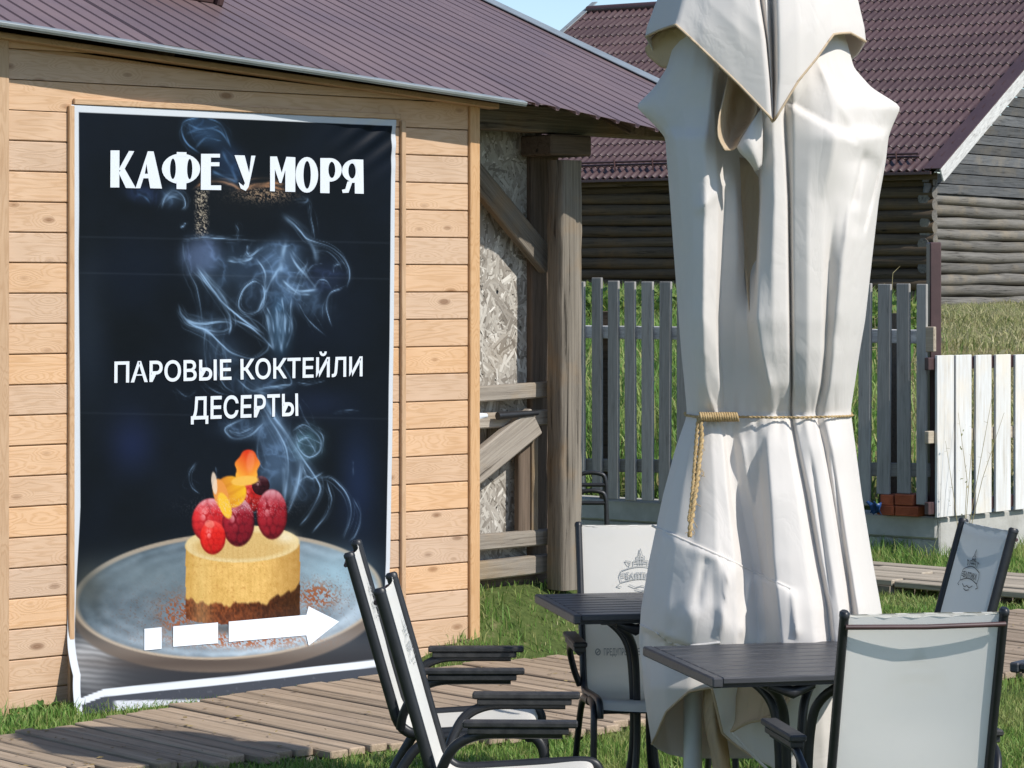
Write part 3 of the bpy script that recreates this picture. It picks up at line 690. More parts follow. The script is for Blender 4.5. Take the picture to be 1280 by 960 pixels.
for L, w, a in (([(130, 430), (140, 520), (175, 610), (210, 690), (232, 800), (250, 950)], 1.0, .45), ([(135, 405), (250, 398), (400, 405), (550, 415)], .8, .75),
    ([(215, 590), (280, 680), (350, 760), (430, 830), (520, 900), (600, 952)], 1.4, .95), ([(205, 560), (262, 640), (335, 740), (388, 820), (405, 900), (395, 950)], 1.2, .8), ([(240, 600), (330, 700), (400, 790)], 3.0, .35),
    ([(105, 790), (125, 840), (180, 880), (260, 890), (330, 880), (385, 880), (412, 898)], 1.3, .85), ([(110, 820), (170, 885), (250, 920), (340, 935), (402, 915)], 1.4, .8), ([(150, 870), (230, 905), (300, 960)], 2.5, .5),
    ([(578, 665), (530, 648), (470, 705), (450, 780), (480, 822), (540, 826), (592, 780), (594, 700), (578, 665)], .9, .9), ([(550, 520), (592, 580), (602, 650), (595, 740), (560, 820)], 1.2, .8),
    ([(385, 530), (450, 538), (510, 522), (530, 500)], 1.4, .9), ([(480, 490), (510, 503), (560, 472), (592, 450)], 1.2, .8), ([(500, 440), (495, 480), (510, 500)], 1.0, .8),
    ([(720, 280), (790, 345), (830, 398), (880, 420), (970, 450), (1050, 515), (1085, 600), (1070, 680)], 1.0, .75), ([(700, 270), (770, 330), (840, 400), (885, 480), (892, 550)], 3.2, .4), ([(850, 200), (870, 320), (885, 420)], .7, .5), ([(880, 470), (960, 480), (1020, 540), (1040, 590)], .7, .4),
    ([(740, 480), (770, 540), (830, 610), (892, 685)], 1.8, .8), ([(700, 640), (760, 690), (830, 702), (905, 690)], 1.8, .85), ([(720, 660), (790, 715), (860, 725)], 1.4, .6), ([(690, 560), (640, 640), (600, 720)], 1.5, .7), ([(720, 420), (700, 520), (690, 600)], 3.0, .6),
    ([(840, 540), (800, 640), (760, 740)], .8, .5), ([(830, 560), (790, 600), (750, 690)], .8, .4),
    ([(695, 740), (710, 830), (716, 950)], .9, .8), ([(750, 740), (745, 850), (735, 950)], .8, .6), ([(610, 790), (640, 860), (652, 950)], 1.2, .6), ([(590, 800), (612, 880), (625, 950)], .9, .5), ([(660, 780), (675, 860), (690, 950)], 1.4, .5),
    ([(1040, 690), (970, 718), (950, 790), (980, 905)], .8, .7), ([(790, 770), (850, 870), (950, 960)], .7, .6), ([(880, 690), (910, 640), (950, 645), (980, 690)], 1.0, .6), ([(990, 600), (1000, 560), (1040, 545)], .8, .5), ([(830, 610), (870, 560), (930, 545)], .7, .4),
    ([(10, 230), (30, 170), (80, 130), (130, 160), (145, 215), (120, 240)], 1.0, .7), ([(20, 200), (70, 165), (130, 185)], 1.4, .5), ([(115, 345), (140, 330), (145, 315)], 1.0, .8), ([(765, 180), (840, 175), (830, 195), (780, 195)], 1.2, .4), ([(430, 320), (450, 360), (440, 410)], .8, .4)):
    stroke(z4(L), w, a, B, .8)
for L, w, a in (([(80, 0), (110, 50), (190, 75), (250, 130), (300, 170), (380, 192), (440, 162), (452, 128)], 1.2, .8), ([(190, 60), (183, 150), (200, 280)], .8, .45), ([(262, 130), (275, 220), (262, 300)], 1.0, .5), ([(240, 120), (230, 200), (262, 300), (320, 340)], .9, .45),
    ([(290, 25), (370, 60), (430, 110), (468, 152)], 1.4, .9), ([(440, 0), (455, 80), (472, 160)], 2.4, .5), ([(480, 0), (490, 80), (505, 170)], 2.2, .5), ([(520, 0), (515, 70), (500, 160)], 2.2, .5), ([(540, 10), (545, 80), (520, 150)], 1.4, .4),
    ([(370, 330), (440, 312), (510, 302), (545, 290), (500, 205)], 1.1, .7), ([(310, 270), (370, 320), (440, 335)], 1.0, .5), ([(560, 290), (620, 298), (682, 285)], .8, .5), ([(180, 290), (230, 330), (300, 350)], .8, .4), ([(60, 310), (110, 350), (150, 330)], .8, .3),
    ([(400, 300), (470, 430), (540, 530), (580, 620), (572, 700), (530, 830)], 4.0, .45), ([(390, 340), (460, 450), (520, 560), (530, 660), (515, 780)], 1.3, .7), ([(440, 400), (500, 470), (560, 560), (640, 680)], 1.3, .7), ([(355, 440), (270, 480), (300, 522), (370, 510), (432, 458)], 1.2, .7), ([(280, 490), (330, 500), (400, 470)], 1.0, .5),
    ([(550, 490), (600, 468), (660, 520), (662, 572), (620, 602), (578, 570), (550, 490)], 1.1, .8), ([(560, 540), (610, 520), (670, 545)], .8, .7), ([(570, 480), (620, 540), (650, 590)], .8, .6), ([(640, 480), (675, 520), (668, 590)], .7, .6), ([(560, 500), (580, 540), (640, 560)], 1.0, .5),
    ([(430, 440), (402, 560), (420, 640), (470, 660)], .9, .4), ([(580, 600), (640, 678), (662, 740), (620, 830), (580, 882)], 1.0, .9), ([(590, 640), (620, 690), (680, 660)], 1.0, .6), ([(640, 682), (710, 688), (770, 750), (792, 830), (762, 935)], .9, .8), ([(690, 700), (710, 780), (680, 850), (628, 915)], .9, .7), ([(800, 770), (830, 840), (810, 920), (780, 950)], .8, .5),
    ([(510, 640), (520, 720), (512, 800)], 3.4, .45), ([(580, 620), (570, 720), (530, 830)], 1.0, .7), ([(575, 700), (610, 680), (640, 700)], 1.0, .7), ([(150, 620), (120, 670), (130, 722), (165, 752)], .8, .5), ([(230, 640), (235, 690)], .8, .4), ([(570, 370), (600, 440), (625, 480)], .7, .4), ([(720, 415), (780, 405), (830, 410)], .7, .35), ([(800, 615), (800, 680)], .6, .35)):
    stroke(z5(L), w, a, B, .7)
for L, w, a in (([(520, 190), (470, 150), (448, 100), (460, 65), (520, 50)], 1.2, .75), ([(460, 70), (520, 95), (590, 85)], 1.0, .5), ([(470, 110), (540, 90), (600, 110), (632, 160)], 1.2, .5), ([(500, 170), (540, 130), (600, 140)], 1.0, .5), ([(540, 50), (600, 80), (635, 165)], 1.2, .5), ([(560, 255), (610, 275), (660, 300)], 2.0, .5), ([(600, 180), (640, 250), (660, 300)], 2.2, .35), ([(280, 340), (310, 355), (330, 380)], 1.5, .4)):
    stroke(z1(L), w, a, (110, 156, 205), .8)
# faint fold lines of the vinyl
for y0, a in ((345, .10), (300, .10), (520, .08)): put(np.exp(-((PY-y0-(PX-300)*.02)/1.0)**2)*a, (150, 160, 175))
# table surface below the plate
tbl = np.clip((PY-(790-(PX-100)*.02))/30, 0, 1); put(tbl*np.clip((PX-60)/60, 0, 1), (52, 54, 58))
lt = np.exp(-(((PX-112)/40)**2+((PY-828)/34)**2)); stripes = .86+.12*np.sin((PY*1.0-PX*.12)*.9+fbm(PX*.05, PY*.05, 3)*5)
put(np.clip(lt*1.3, 0, 1)*.9, np.stack([196*stripes, 196*stripes, 196*stripes], -1)); blob(160, 842, 60, 22, (60, 62, 66), .6); blob(330, 835, 120, 14, (44, 46, 52), .8)
# plate
m, r = inell(283, 760, 193, 80, -.05, .03); put(m, (110, 98, 88)); blob(240, 828, 130, 9, (74, 64, 58), .7); blob(110, 790, 30, 10, (70, 66, 62), .6, .5)
m, r = inell(284, 745, 194, 79, -.055, .02); put(m, (176, 160, 140))
m2, r2 = inell(285, 746, 188, 75, -.055, .03)
ang = np.arctan2((PY-746)/75, (PX-285)/188)
g = np.clip((PX-95)/380, 0, 1)
pc = np.stack([92+74*g+18*np.sin(ang), 106+76*g+18*np.sin(ang), 116+78*g+18*np.sin(ang)], -1)
lines = (.5+.5*np.sin(r2*46+fbm(PX*.03, PY*.03, 3)*6))*np.clip(r2-.45, 0, 1)
pc = pc*(1+(lines[..., None]-.2)*.34)+((fbm(PX*.06, PY*.09, 4)-.47)*46)[..., None]
put(m2, np.clip(pc, 0, 235)); blob(330, 715, 120, 30, (150, 180, 192), .45); blob(180, 720, 70, 26, (128, 144, 150), .5); blob(420, 720, 36, 28, (158, 196, 214), .6); blob(110, 735, 22, 30, (74, 78, 74), .7)
blob(300, 798, 120, 14, (186, 198, 206), .55)
blob(398, 772, 34, 12, (70, 84, 94), .55, -.2); blob(300, 786, 78, 7, (48, 44, 42), .6)
# crumbs
sp = (vnoise(PX*.62, PY*.62+7) > .50)
for cx, cy, ax, ay in ((222, 768, 20, 20), (396, 745, 22, 14), (300, 800, 70, 8)):
    w = np.exp(-(((PX-cx)/ax)**2+((PY-cy)/ay)**2)); put(np.clip(w*1.5, 0, 1)*sp*.85, (158, 86, 48))
sp2 = (vnoise(PX*.8+40, PY*.8) > .80); w = np.exp(-(((PX-210)/60)**2+((PY-770)/34)**2))+np.exp(-(((PX-410)/40)**2+((PY-745)/26)**2)); put(np.clip(w, 0, 1)*sp2*.7, (110, 80, 66))
# cake
body = (PX > 232) & (PX < 375)
bot = 772+9*np.sqrt(np.clip(1-((PX-303)/71)**2, 0, 1)); topc = 680
mb_ = body & (PY > topc) & (PY < bot); sh_ = np.clip((PX-232)/143, 0, 1)
yc = np.stack([212+26*np.sin(sh_*3.0), 168+26*np.sin(sh_*3.0), 88+26*np.sin(sh_*3.0)], -1)+((fbm(PX*.16, PY*.16, 3)-.47)*30)[..., None]
put(mb_.astype(float), yc)
cl = 744+10*np.sqrt(np.clip(1-((PX-303)/71)**2, 0, 1))+(fbm(PX*.15, PX*0+2, 3)-.47)*12-np.clip((PX-330)/45, 0, 1)*18
mc = body & (PY > cl) & (PY < bot); kc = np.stack([78+70*vnoise(PX*.6, PY*.3), 42+38*vnoise(PX*.6, PY*.3), 26+18*vnoise(PX*.6, PY*.3)], -1)
kc = kc*(1-.55*np.clip((PX-290)/80, 0, 1))[..., None]; put(np.clip((PY-cl)/3.5, 0, 1)*(body & (PY < bot)), kc)
put(np.clip((PX-330)/45, 0, 1)*mb_*.30, (120, 78, 34)); put(np.exp(-((PX-252)/12)**2)*mb_*.25, (250, 226, 160)); pores = (vnoise(PX*.5+9, PY*.45+4) > .84) & mb_ & ~mc; put(pores*.35, (190, 130, 60))
m, _ = inell(303, 680, 71.5, 23, -.03, .04); put(m, (232, 208, 152)); m, _ = inell(303, 682, 60, 17, -.03, .2); put(m*.6, (206, 164, 92)); blob(357, 672, 12, 8, (240, 228, 196), .8)
def berry(cx, cy, rx_, ry_, c1, c2, rot=0, dust=.5):
    m, r = inell(cx, cy, rx_, ry_, rot, .08)
    lx_ = (PX-cx)/rx_; ly_ = (PY-cy)/ry_
    dm = np.full(PX.shape, 9.0); rb = np.random.default_rng(int(cx*7+cy))
    for a_ in np.arange(-1.2, 1.25, .37):
        for b_ in np.arange(-1.2, 1.25, .42):
            ox = b_+(.21 if int(round(a_/.37)) % 2 else 0)+rb.uniform(-.07, .07); oy = a_+rb.uniform(-.06, .06); fo = 1-.25*(ox*ox)
            dm = np.minimum(dm, ((lx_-ox*fo)/.20)**2+((ly_-oy)/.20)**2)
    cell = np.clip(1.2-dm*.55, 0, 1)
    t = np.clip(.55-.45*lx_*.4-.5*ly_*.7+(cell-.6)*.7, 0, 1)[..., None]
    put(m, S(c2)*(1-t)+S(c1)*t)
    d = np.clip((-ly_-.35)*1.6, 0, 1)*m*dust*(.45+.55*cell); put(d, (226, 196, 204)); sp2_ = np.exp(-(((lx_+.32)/.22)**2+((ly_+.25)/.3)**2))*np.clip((cell-.75)*5, 0, 1)*m; put(np.clip(sp2_, 0, 1)*.55, (252, 214, 214)); rimd = np.clip((r-.80)*4, 0, 1)*m*np.clip(ly_+.4, 0, 1); put(rimd*.6, tuple(x*.5 for x in c2))
    sp_ = (cell > .93)*m*.22; put(sp_*0, (240, 170, 170))
berry(313, 622, 15, 18, (206, 40, 34), (96, 14, 20), 0, .2); berry(326, 607, 11, 12, (60, 22, 30), (24, 10, 16), 0, .3)
berry(262, 650, 22, 27, (222, 46, 50), (120, 16, 26), .2, .8); berry(340, 643, 19, 31, (176, 34, 46), (82, 12, 22), 0, .8); berry(298, 653, 20, 30, (160, 30, 44), (70, 10, 22), 0, .9)
m, r = inell(288, 615, 20, 20, .4, .1); tt_ = np.clip((PX-272)/34, 0, 1)[..., None]; put(m, S((214, 128, 48))*(1-tt_)+S((246, 192, 40))*tt_); put(m*np.clip(np.sin((PX*.5+PY*.9)*.55), 0, 1)*.22, (180, 96, 30)); m, r = inell(276, 618, 9, 20, -.25, .15); put(m, (232, 150, 70)); m, r = inell(281, 632, 7, 17, -.35, .2); put(m, (246, 196, 60)); m, r = inell(268, 604, 3.4, 14, -.1, .2); put(m*.9, (236, 214, 190))
m, r = inell(309, 584, 14.5+1.5*np.sin(PY*.35), 22, .16, .08); t = np.clip((PY-566)/38+(.3*np.abs((PX-309)/14)), 0, 1)[..., None]; put(m, S((222, 60, 28))*(1-t)+S((250, 176, 60))*t); m, r = inell(306, 601, 17, 6, -.1, .2); put(m, (244, 190, 84)); m, r = inell(313, 577, 5, 13, .1, .5); put(m*.35, (255, 170, 130))
berry(266, 672, 16, 21, (238, 44, 36), (160, 16, 20), 0, .25); m, r = inell(262, 655, 6, 5, .3, .3); put(m*.5, (250, 170, 150))
# fine grain of the printed food: crumb, powdered sugar, glaze
gn = (vnoise(PX*1.3, PY*1.3)-.5); w = np.exp(-(((PX-303)/80)**4+((PY-720)/70)**4)); img += (gn*w*22)[..., None]
sg_ = (vnoise(PX*1.7+3, PY*1.7) > .74)*np.exp(-(((PX-300)/52)**2+((PY-634)/12)**2)); put(np.clip(sg_, 0, 1)*.5, (238, 220, 222))
st_ = np.clip(np.sin(PX*.9+fbm(PX*.1, PY*.03, 3)*9), 0, 1)*mb_*(~mc); put(st_*.10, (176, 120, 52))
# border
bl = 8.0
left = PX-np.interp(V_, vv, proj((np.stack([lx, np.full_like(lx, -OFFB), tl.z*(1-vv)+.02*vv], -1)) @ Mw[:3, :3].T+Mw[:3, 3])[0])
right = np.interp(V_, vv, proj((np.stack([rx, np.full_like(rx, -OFFB), tr.z*(1-vv)+.02*vv], -1)) @ Mw[:3, :3].T+Mw[:3, 3])[0])-PX
line = np.interp(PX, [95, 112, 130, 290, 470, 500], [880, 873, 866, 850, 829, 826])
m = ((U < .021) | (U > .986) | (V_ < .0115) ).astype(float); m = np.maximum(m, np.clip(5.1-np.abs(PY-line), 0, 1))
m = np.where((PY > line+4.6) & (U > .03), 0, m); put(m, (224, 230, 236))
b2 = (PY > line+4.6) & (U > .02); put(np.clip(PY-line-4.2, 0, 1)*(U > .02), (70, 74, 82)); put(b2*np.clip((PY-875+(PX-150)*.014)/1.5, 0, 1)*np.clip((PX-140)/6, 0, 1)*np.clip((262-PX)/8, 0, 1), (214, 218, 224)); put((b2 & (vnoise(PX*.25, PY*.25) > .90))*.3, (120, 126, 134))
img = np.clip(img, 0, 255)/255; lin = np.where(img <= .04045, img/12.92, ((img+.055)/1.055)**2.4)*.74
i_ = np.arange(NV)[:, None]*(NU+1)+np.arange(NU)[None]; Q = np.stack([i_, i_+NU+1, i_+NU+2, i_+1], -1).reshape(-1, 4)
Nb = NM('banner_print'); at = Nb.new('Attribute', attribute_name='print'); Nb.bump(Nb.noise(Nb.coords(), 4, 4, .6), .12, .02); M_banner = Nb.base(at.outputs['Color'], .5, .09)
bme = wait_mesh('banner', pts3.reshape(-1, 3), Q, M_banner)
ca = bme.color_attributes.new('print', 'FLOAT_COLOR', 'POINT'); ca.data.foreach_set('color', np.concatenate([lin.reshape(-1, 3), np.ones((lin.shape[0]*lin.shape[1], 1))], 1).astype(np.float32).ravel())
banner = obj('banner', bme); banner.matrix_world = HUT_M
tag(banner, 'tall dark dessert banner with white border hung on the pine cabin wall', 'banner')
bmd = banner.modifiers.new('thick', 'SOLIDIFY'); bmd.thickness = .0015; bmd.offset = -1
# lettering
def out_at(x, z): 
    j = int(np.clip(round((1-(z-.02)/(tl.z-.02))*NV), 0, NV)); i = int(np.clip(round((x-lx[j])/(rx[j]-lx[j])*NU), 0, NU)); return OUTB[j, i]
def poly_mesh(name, polys, mat, lift=.004, th=.0012):
    """polys: list of (outer, [holes]) in photograph pixels on the banner plane"""
    mb = MB(); k = 0
    for outer, holes in polys:
        loops = [[wall_uv(x, y, OFFB) for x, y in lp] for lp in [outer]+holes]
        flat = [[Vector((p.x, p.z, 0)) for p in lp] for lp in loops]
        tris = mgeo.tessellate_polygon(flat); allp = [p for lp in loops for p in lp]; o_ = lift+k*.0004
        vs = [Vector((p.x, -(out_at(p.x, p.z)+o_), p.z)) for p in allp]
        fs = []
        for t in tris:
            a, b, c_ = (vs[i] for i in t); n = (b-a).cross(c_-a); fs.append(tuple(t) if n.y < 0 else tuple(reversed(t)))
        mb.add(vs, fs); k += 1
    return obj(name, mb.mesh(name, mat), banner)
def ell(cx, cy, rx_, ry_, n=28, a0=0, a1=2*math.pi):
    full = abs(a1-a0-2*math.pi) < 1e-6; m = n if full else n+1
    return [(cx+rx_*math.cos(a0+(a1-a0)*i/n), cy+ry_*math.sin(a0+(a1-a0)*i/n)) for i in range(m)]
LET = {
 'K': [([(174, 177), (208, 177), (208, 318), (174, 318)], []), ([(205, 250), (244, 179), (264, 180), (222, 258)], []), ([(205, 262), (224, 240), (271, 321), (233, 320)], [])],
 'A': [([(270, 321), (316, 180), (338, 181), (371, 322), (326, 321), (319, 283), (300, 283), (288, 321)], [[(305, 266), (317, 266), (311, 228)]])],
 'F': [(ell(443, 247, 73, 58), [ell(412, 247, 11, 39), ell(476, 248, 10, 39)]), ([(426, 183), (463, 184), (463, 200), (426, 200)], []), ([(426, 296), (463, 296), (463, 325), (426, 324)], [])],
 'E': [([(519, 190), (592, 190), (592, 204), (557, 204), (557, 222), (590, 222), (590, 237), (557, 237), (557, 310), (597, 310), (597, 328), (519, 327)], [])],
 'U': [([(648, 195), (687, 196), (704, 262), (712, 197), (728, 197), (702, 316), (691, 331), (672, 322), (664, 298), (682, 312), (688, 302)], [])],
 'M': [([(784, 200), (810, 200), (828, 262), (846, 201), (880, 203), (880, 335), (842, 334), (842, 252), (827, 301), (820, 301), (802, 248), (802, 333), (784, 332)], [])],
 'O': [(ell(924, 270, 43, 68), [ell(925, 270, 14, 53)])],
 'P': [([(975, 206), (1010, 206)]+ell(1012, 251, 45, 45, 14, -math.pi/2, math.pi/2)+[(1010, 296), (1010, 340), (975, 339)], [ell(1019, 251, 13, 31)])],
 'R': [([(1140, 212), (1140, 342), (1106, 341), (1106, 300), (1096, 300), (1082, 338), (1060, 339), (1057, 327), (1070, 324), (1078, 296)]+ell(1104, 254, 46, 43, 14, math.pi*.62, math.pi*1.5)+[(1104, 211)], [ell(1096, 255, 14, 29)])]}
for k_ in 'KAFEUMOPR':
    poly_mesh('letter', [([(80+x/3.0476, 130+y/3.0476) for x, y in o_], [[(80+x/3.0476, 130+y/3.0476) for x, y in h] for h in hs]) for o_, hs in LET[k_]], M_white_print)
def text_geo(txt, bold=.0):
    cu = bpy.data.curves.new('text', 'FONT'); cu.body = txt; cu.offset = bold; cu.resolution_u = 4; ob = bpy.data.objects.new('text', cu); COL.objects.link(ob)
    dg = bpy.context.evaluated_depsgraph_get(); me = bpy.data.meshes.new_from_object(ob.evaluated_get(dg)); bpy.data.objects.remove(ob)
    v = np.array([q.co[:] for q in me.vertices]); f = [tuple(p.vertices) for p in me.polygons]; bpy.data.meshes.remove(me); return v, f
def text_on_banner(txt, x0, x1, yb, yt, bold=.018):
    full, _ = text_geo(txt, bold); mn = full.min(0); mx_ = full.max(0)
    a = wall_uv(x0, yb, OFFB); b = wall_uv(x1, yb, OFFB); t = wall_uv(x0, yt, OFFB); sx = (b.x-a.x)/(mx_[0]-mn[0]); sy = (t.z-a.z)/.73
    for i, ch_ in enumerate(txt):
        if ch_ == ' ': continue
        v, f = text_geo(ch_, bold); pre, _ = text_geo(txt[:i+1], bold); dx = pre.max(0)[0]-v.max(0)[0]
        vs = [Vector((a.x+(q[0]+dx-mn[0])*sx, 0, a.z+q[1]*sy)) for q in v]
        for q in vs: q.y = -(out_at(q.x, q.z)+.005)
        fs = []
        for t_ in f:
            n = (vs[t_[1]]-vs[t_[0]]).cross(vs[t_[2]]-vs[t_[0]]); fs.append(t_ if n.y < 0 else t_[::-1])
        mb = MB(); mb.add(vs, fs); obj('letter', mb.mesh('letter', M_white_print), banner)
text_on_banner('ПАРОВЫЕ КОКТЕЙЛИ', 142.5, 452.5, 478, 452.5)
text_on_banner('ДЕСЕРТЫ', 238, 372, 524, 496.5)
def strips(name, x0, x1, up_, lo_):
    mb = MB(); xs_ = np.linspace(x0, x1, max(2, int((x1-x0)/3)+2)); rows = []
    for k_ in range(9):
        r_ = []
        for x in xs_:
            yu = np.interp(x, [p[0] for p in up_], [p[1] for p in up_]); yl = np.interp(x, [p[0] for p in lo_], [p[1] for p in lo_])
            p = wall_uv(x, yl+(yu-yl)*k_/8, OFFB)
            for _ in range(3):
                o_ = out_at(p.x, p.z)+.006; p = wall_uv(x, yl+(yu-yl)*k_/8, o_)
            r_.append(Vector((p.x, -o_, p.z)))
        rows.append(r_)
    mb.grid(rows); return obj(name, mb.mesh(name, M_white_print), banner)
strips('arrow_square', 180.5, 202, [(180.5, 786), (202, 784)], [(180.5, 813), (202, 811)])
strips('arrow_bar', 216.5, 272.5, [(216.5, 783), (272.5, 778)], [(216.5, 808.5), (272.5, 804)])
strips('arrow', 286, 424, [(286, 777), (383.9, 768.5), (384, 757), (424, 777)], [(286, 802.5), (383.9, 794), (384, 808.5), (424, 777)])

# ------------------------------------------------------------------ fences and their concrete footing
FZ = on1_(1172, 646).z if False else EYE-(646-HOR)/F*20.66; FA1 = math.atan2(FD1.y, FD1.x); FA2 = math.atan2(FD2.y, FD2.x)
foot1 = thing('concrete_footing', 'shaded grey concrete footing under the dark picket fence', 'footing', FC)
mb = MB(); mb.box(0, 8.0, -.28, 0, -.2, .128, ch=.01); obj('footing_base', mb.mesh('footing_base', M_concrete), foot1, frame((0, 0, 0), FD1, zd=UP))
mb = MB(); mb.box(.002, 8.0, -.27, .02, .131, FZ, ch=.012); obj('footing_cap', mb.mesh('footing_cap', M_concrete), foot1, frame((0, 0, 0), FD1, zd=UP))
foot2 = thing('concrete_footing', 'sunlit pale concrete footing under the white picket fence', 'footing', FC+FN2*.02)
mb = MB(); mb.box(.0, 12.0, .0, .30, -.2, FZ-.003, ch=.012); obj('footing_base', mb.mesh('footing_base', M_concrete), foot2, frame((0, 0, 0), FD2, zd=UP))
df = thing('picket_fence', 'tall dark grey picket fence behind the folded parasol', 'fence', FC)
def on1(px, py, off=0.0): return hit(px, py, FC+FN1*off, FN1)-FC
def on2(px, py, off=0.0): return hit(px, py, FC+FN2*off, FN2)-FC
pk = [(719.5, 732.5, 352, 612), (742, 754, 347, 613), (762, 775, 351, 624), (783, 796, 352, 626), (804, 818, 352, 626), (826, 840, 352, 628), (848, 861.5, 352.5, 629), (870, 884, 353, 630), (893, 907.5, 352, 631), (917, 931, 354, 632), (940, 955, 353, 633), (964, 978.5, 352, 634), (988, 1003, 354, 635), (1013, 1028, 353, 633), (1040, 1054, 354, 634), (1075, 1090, 354, 632), (1098.5, 1114.5, 355, 618), (1123, 1139, 354.5, 617), (1147.5, 1160, 355, 631)]
pk += [(698, 710, 351, 612), (677, 688, 351, 612), (656, 667, 350, 612), (635, 646, 350, 610)]
for x0, x1, y0, y1 in pk:
    a = on1(x0, y0, .05); b = on1(x1, y1, .05); t = on1((x0+x1)/2, y0, .05); zb = b.z; h = t.z-zb
    w = (Vector((b.x, b.y, 0))-Vector((a.x, a.y, 0))).length; c_ = (a+b)/2
    mb = MB(); mb.box(-h/2, h/2, -w/2, w/2, 0, .028, ch=.004)
    M = frame((c_.x, c_.y, zb+h/2), UP, yd=FD1) @ Matrix.Rotation(random.uniform(-.008, .008), 4, 'Z')
    if M.col[2].xyz.dot(FN1) < 0: M = M @ Matrix.Rotation(math.pi, 4, 'X')
    obj('picket', mb.mesh('picket', M_picket_grey), df, M)
for (pa, pb, hh, mt) in (((640, 413.5), (1160, 421), .10, M_rail_grey), ((640, 580), (1160, 588), .10, M_picket_grey)):
    a = on1(*pa, .04); b = on1(*pb, .04); d = b-a; mb = MB(); mb.box(0, d.length, -hh/2, hh/2, -.045, 0, ch=.006)
    M = frame(a, d, zd=FN1); obj('rail', mb.mesh('rail', mt), df, M)
for px in (760, 905, 1020, 1110):
    a = on1(px, 640, -.06); mb = MB(); mb.box(-.05, .05, -.05, .05, .2, 1.75, ch=.005); obj('post', mb.mesh('post', M_dark_wood), df, frame((a.x, a.y, 0), FD1, zd=UP))
sp_ = thing('steel_post', 'brown square steel post at the corner of the two fences', 'post', FC+Vector((0, .0, 0)))
a = on1(1160.5, 303, -.06); b = on1(1174, 303, -.06); w = (b-a).length; zt = a.z; c_ = (a+b)/2
mb = MB(); mb.box(-w/2, w/2, -w/2, w/2, .2, zt, ch=.008); obj('post_body', mb.mesh('post_body', M_brown_metal), sp_, frame((c_.x, c_.y, 0), (1, .2, 0), zd=UP))
a = on1(1163.5, 424, .06); mb = MB(); mb.box(-.035, .035, -.02, .02, -.09, .09, ch=.005); obj('wood_block', mb.mesh('wood_block', M_deck_far), sp_, frame((a.x, a.y, a.z), FD1, zd=UP))
wf = thing('picket_fence', 'low white painted picket fence on sunlit concrete at right', 'fence', FC)
wp = [(1168.5, 1189.5, 444, 645), (1192, 1211.5, 443.5, 643.5), (1217, 1236.5, 443.5, 641.5), (1242, 1260.5, 443, 639), (1266.5, 1284, 443, 637)]
xq = 1290
for k_ in range(26): wp.append((xq, xq+17.5, 443, 635-k_*1.5)); xq += 24
for x0, x1, y0, y1 in wp:
    a = on2(x0, y0, .05); b = on2(x1, y1, .05); t = on2((x0+x1)/2, y0, .05); zb = max(b.z, FZ+.002); h = t.z-zb; w = (Vector((b.x, b.y, 0))-Vector((a.x, a.y, 0))).length; c_ = (a+b)/2
    mb = MB(); mb.box(-h/2, h/2, -w/2, w/2, 0, .022, ch=.003)
    M = frame((c_.x, c_.y, zb+h/2), UP, yd=FD2)
    if M.col[2].xyz.dot(FN2) < 0: M = M @ Matrix.Rotation(math.pi, 4, 'X')
    obj('picket', mb.mesh('picket', M_picket_white), wf, M)
for zz in (455, 547, 636):
    a = on2(1161, zz, .045); mb = MB(); mb.box(0, 9.5, -.045, .045, -.04, 0, ch=.005); obj('rail', mb.mesh('rail', M_brown_metal if zz != 547 else M_deck_far), wf, frame((a.x, a.y, max(a.z, FZ+.06)), FD2, zd=FN2))
# bricks stacked on the footing, and a blue thing beside them
def brick(px0, px1, py0, py1, lab):
    a = on1(px0, py1, .10); b = on1(px1, py1, .10); t = on1(px0, py0, .10); w = (b-a).length; h = t.z-a.z; c_ = (a+b)/2
    mb = MB(); mb.box(-w/2+.002, w/2-.002, -.002, .20, 0, h-.003, ch=.005)
    for q in range(5):
        zz = h*(q+.7)/5.6; mb.box(-w/2+.012, w/2-.012, -.007, -.0021, zz-.004, zz+.003)
    o = obj('brick', mb.mesh('brick', M_brick)); o.matrix_world = frame((FC.x+c_.x, FC.y+c_.y, FC.z+max(a.z, FZ+.001)), -FD1, zd=UP) @ Matrix.Rotation(random.uniform(-.02, .02), 4, 'Z')
    tag(o, lab, 'brick', 'red bricks stacked on the footing')
brick(1095.5, 1117.5, 631.5, 644.5, 'lower red brick nearer the parasol in the small stack')
brick(1118.5, 1147.5, 631.5, 644.5, 'lower red brick nearer the steel post in the small stack')
brick(1100, 1116.5, 617.5, 631, 'upper red brick beside the blue plastic scrap')
brick(1118, 1141, 617, 631, 'upper red brick under the grey pickets, away from the blue scrap')
a = on1(1095, 629, .12); mb = MB(); rows = [[Vector((-.05+.1*i/6, .03*math.sin(i*1.7+j)-.01*j, .085*(j/4)+.012*math.sin(i*2.1))) for i in range(7)] for j in range(5)]
mb.grid(rows); o = obj('plastic_scrap', mb.mesh('plastic_scrap', M_blue)); o.matrix_world = Matrix.Translation(FC) @ frame((a.x, a.y, FZ+.01), -FD1, zd=UP); o.modifiers.new('t', 'SOLIDIFY').thickness = .004
tag(o, 'crumpled blue plastic scrap left of the red bricks', 'plastic scrap')

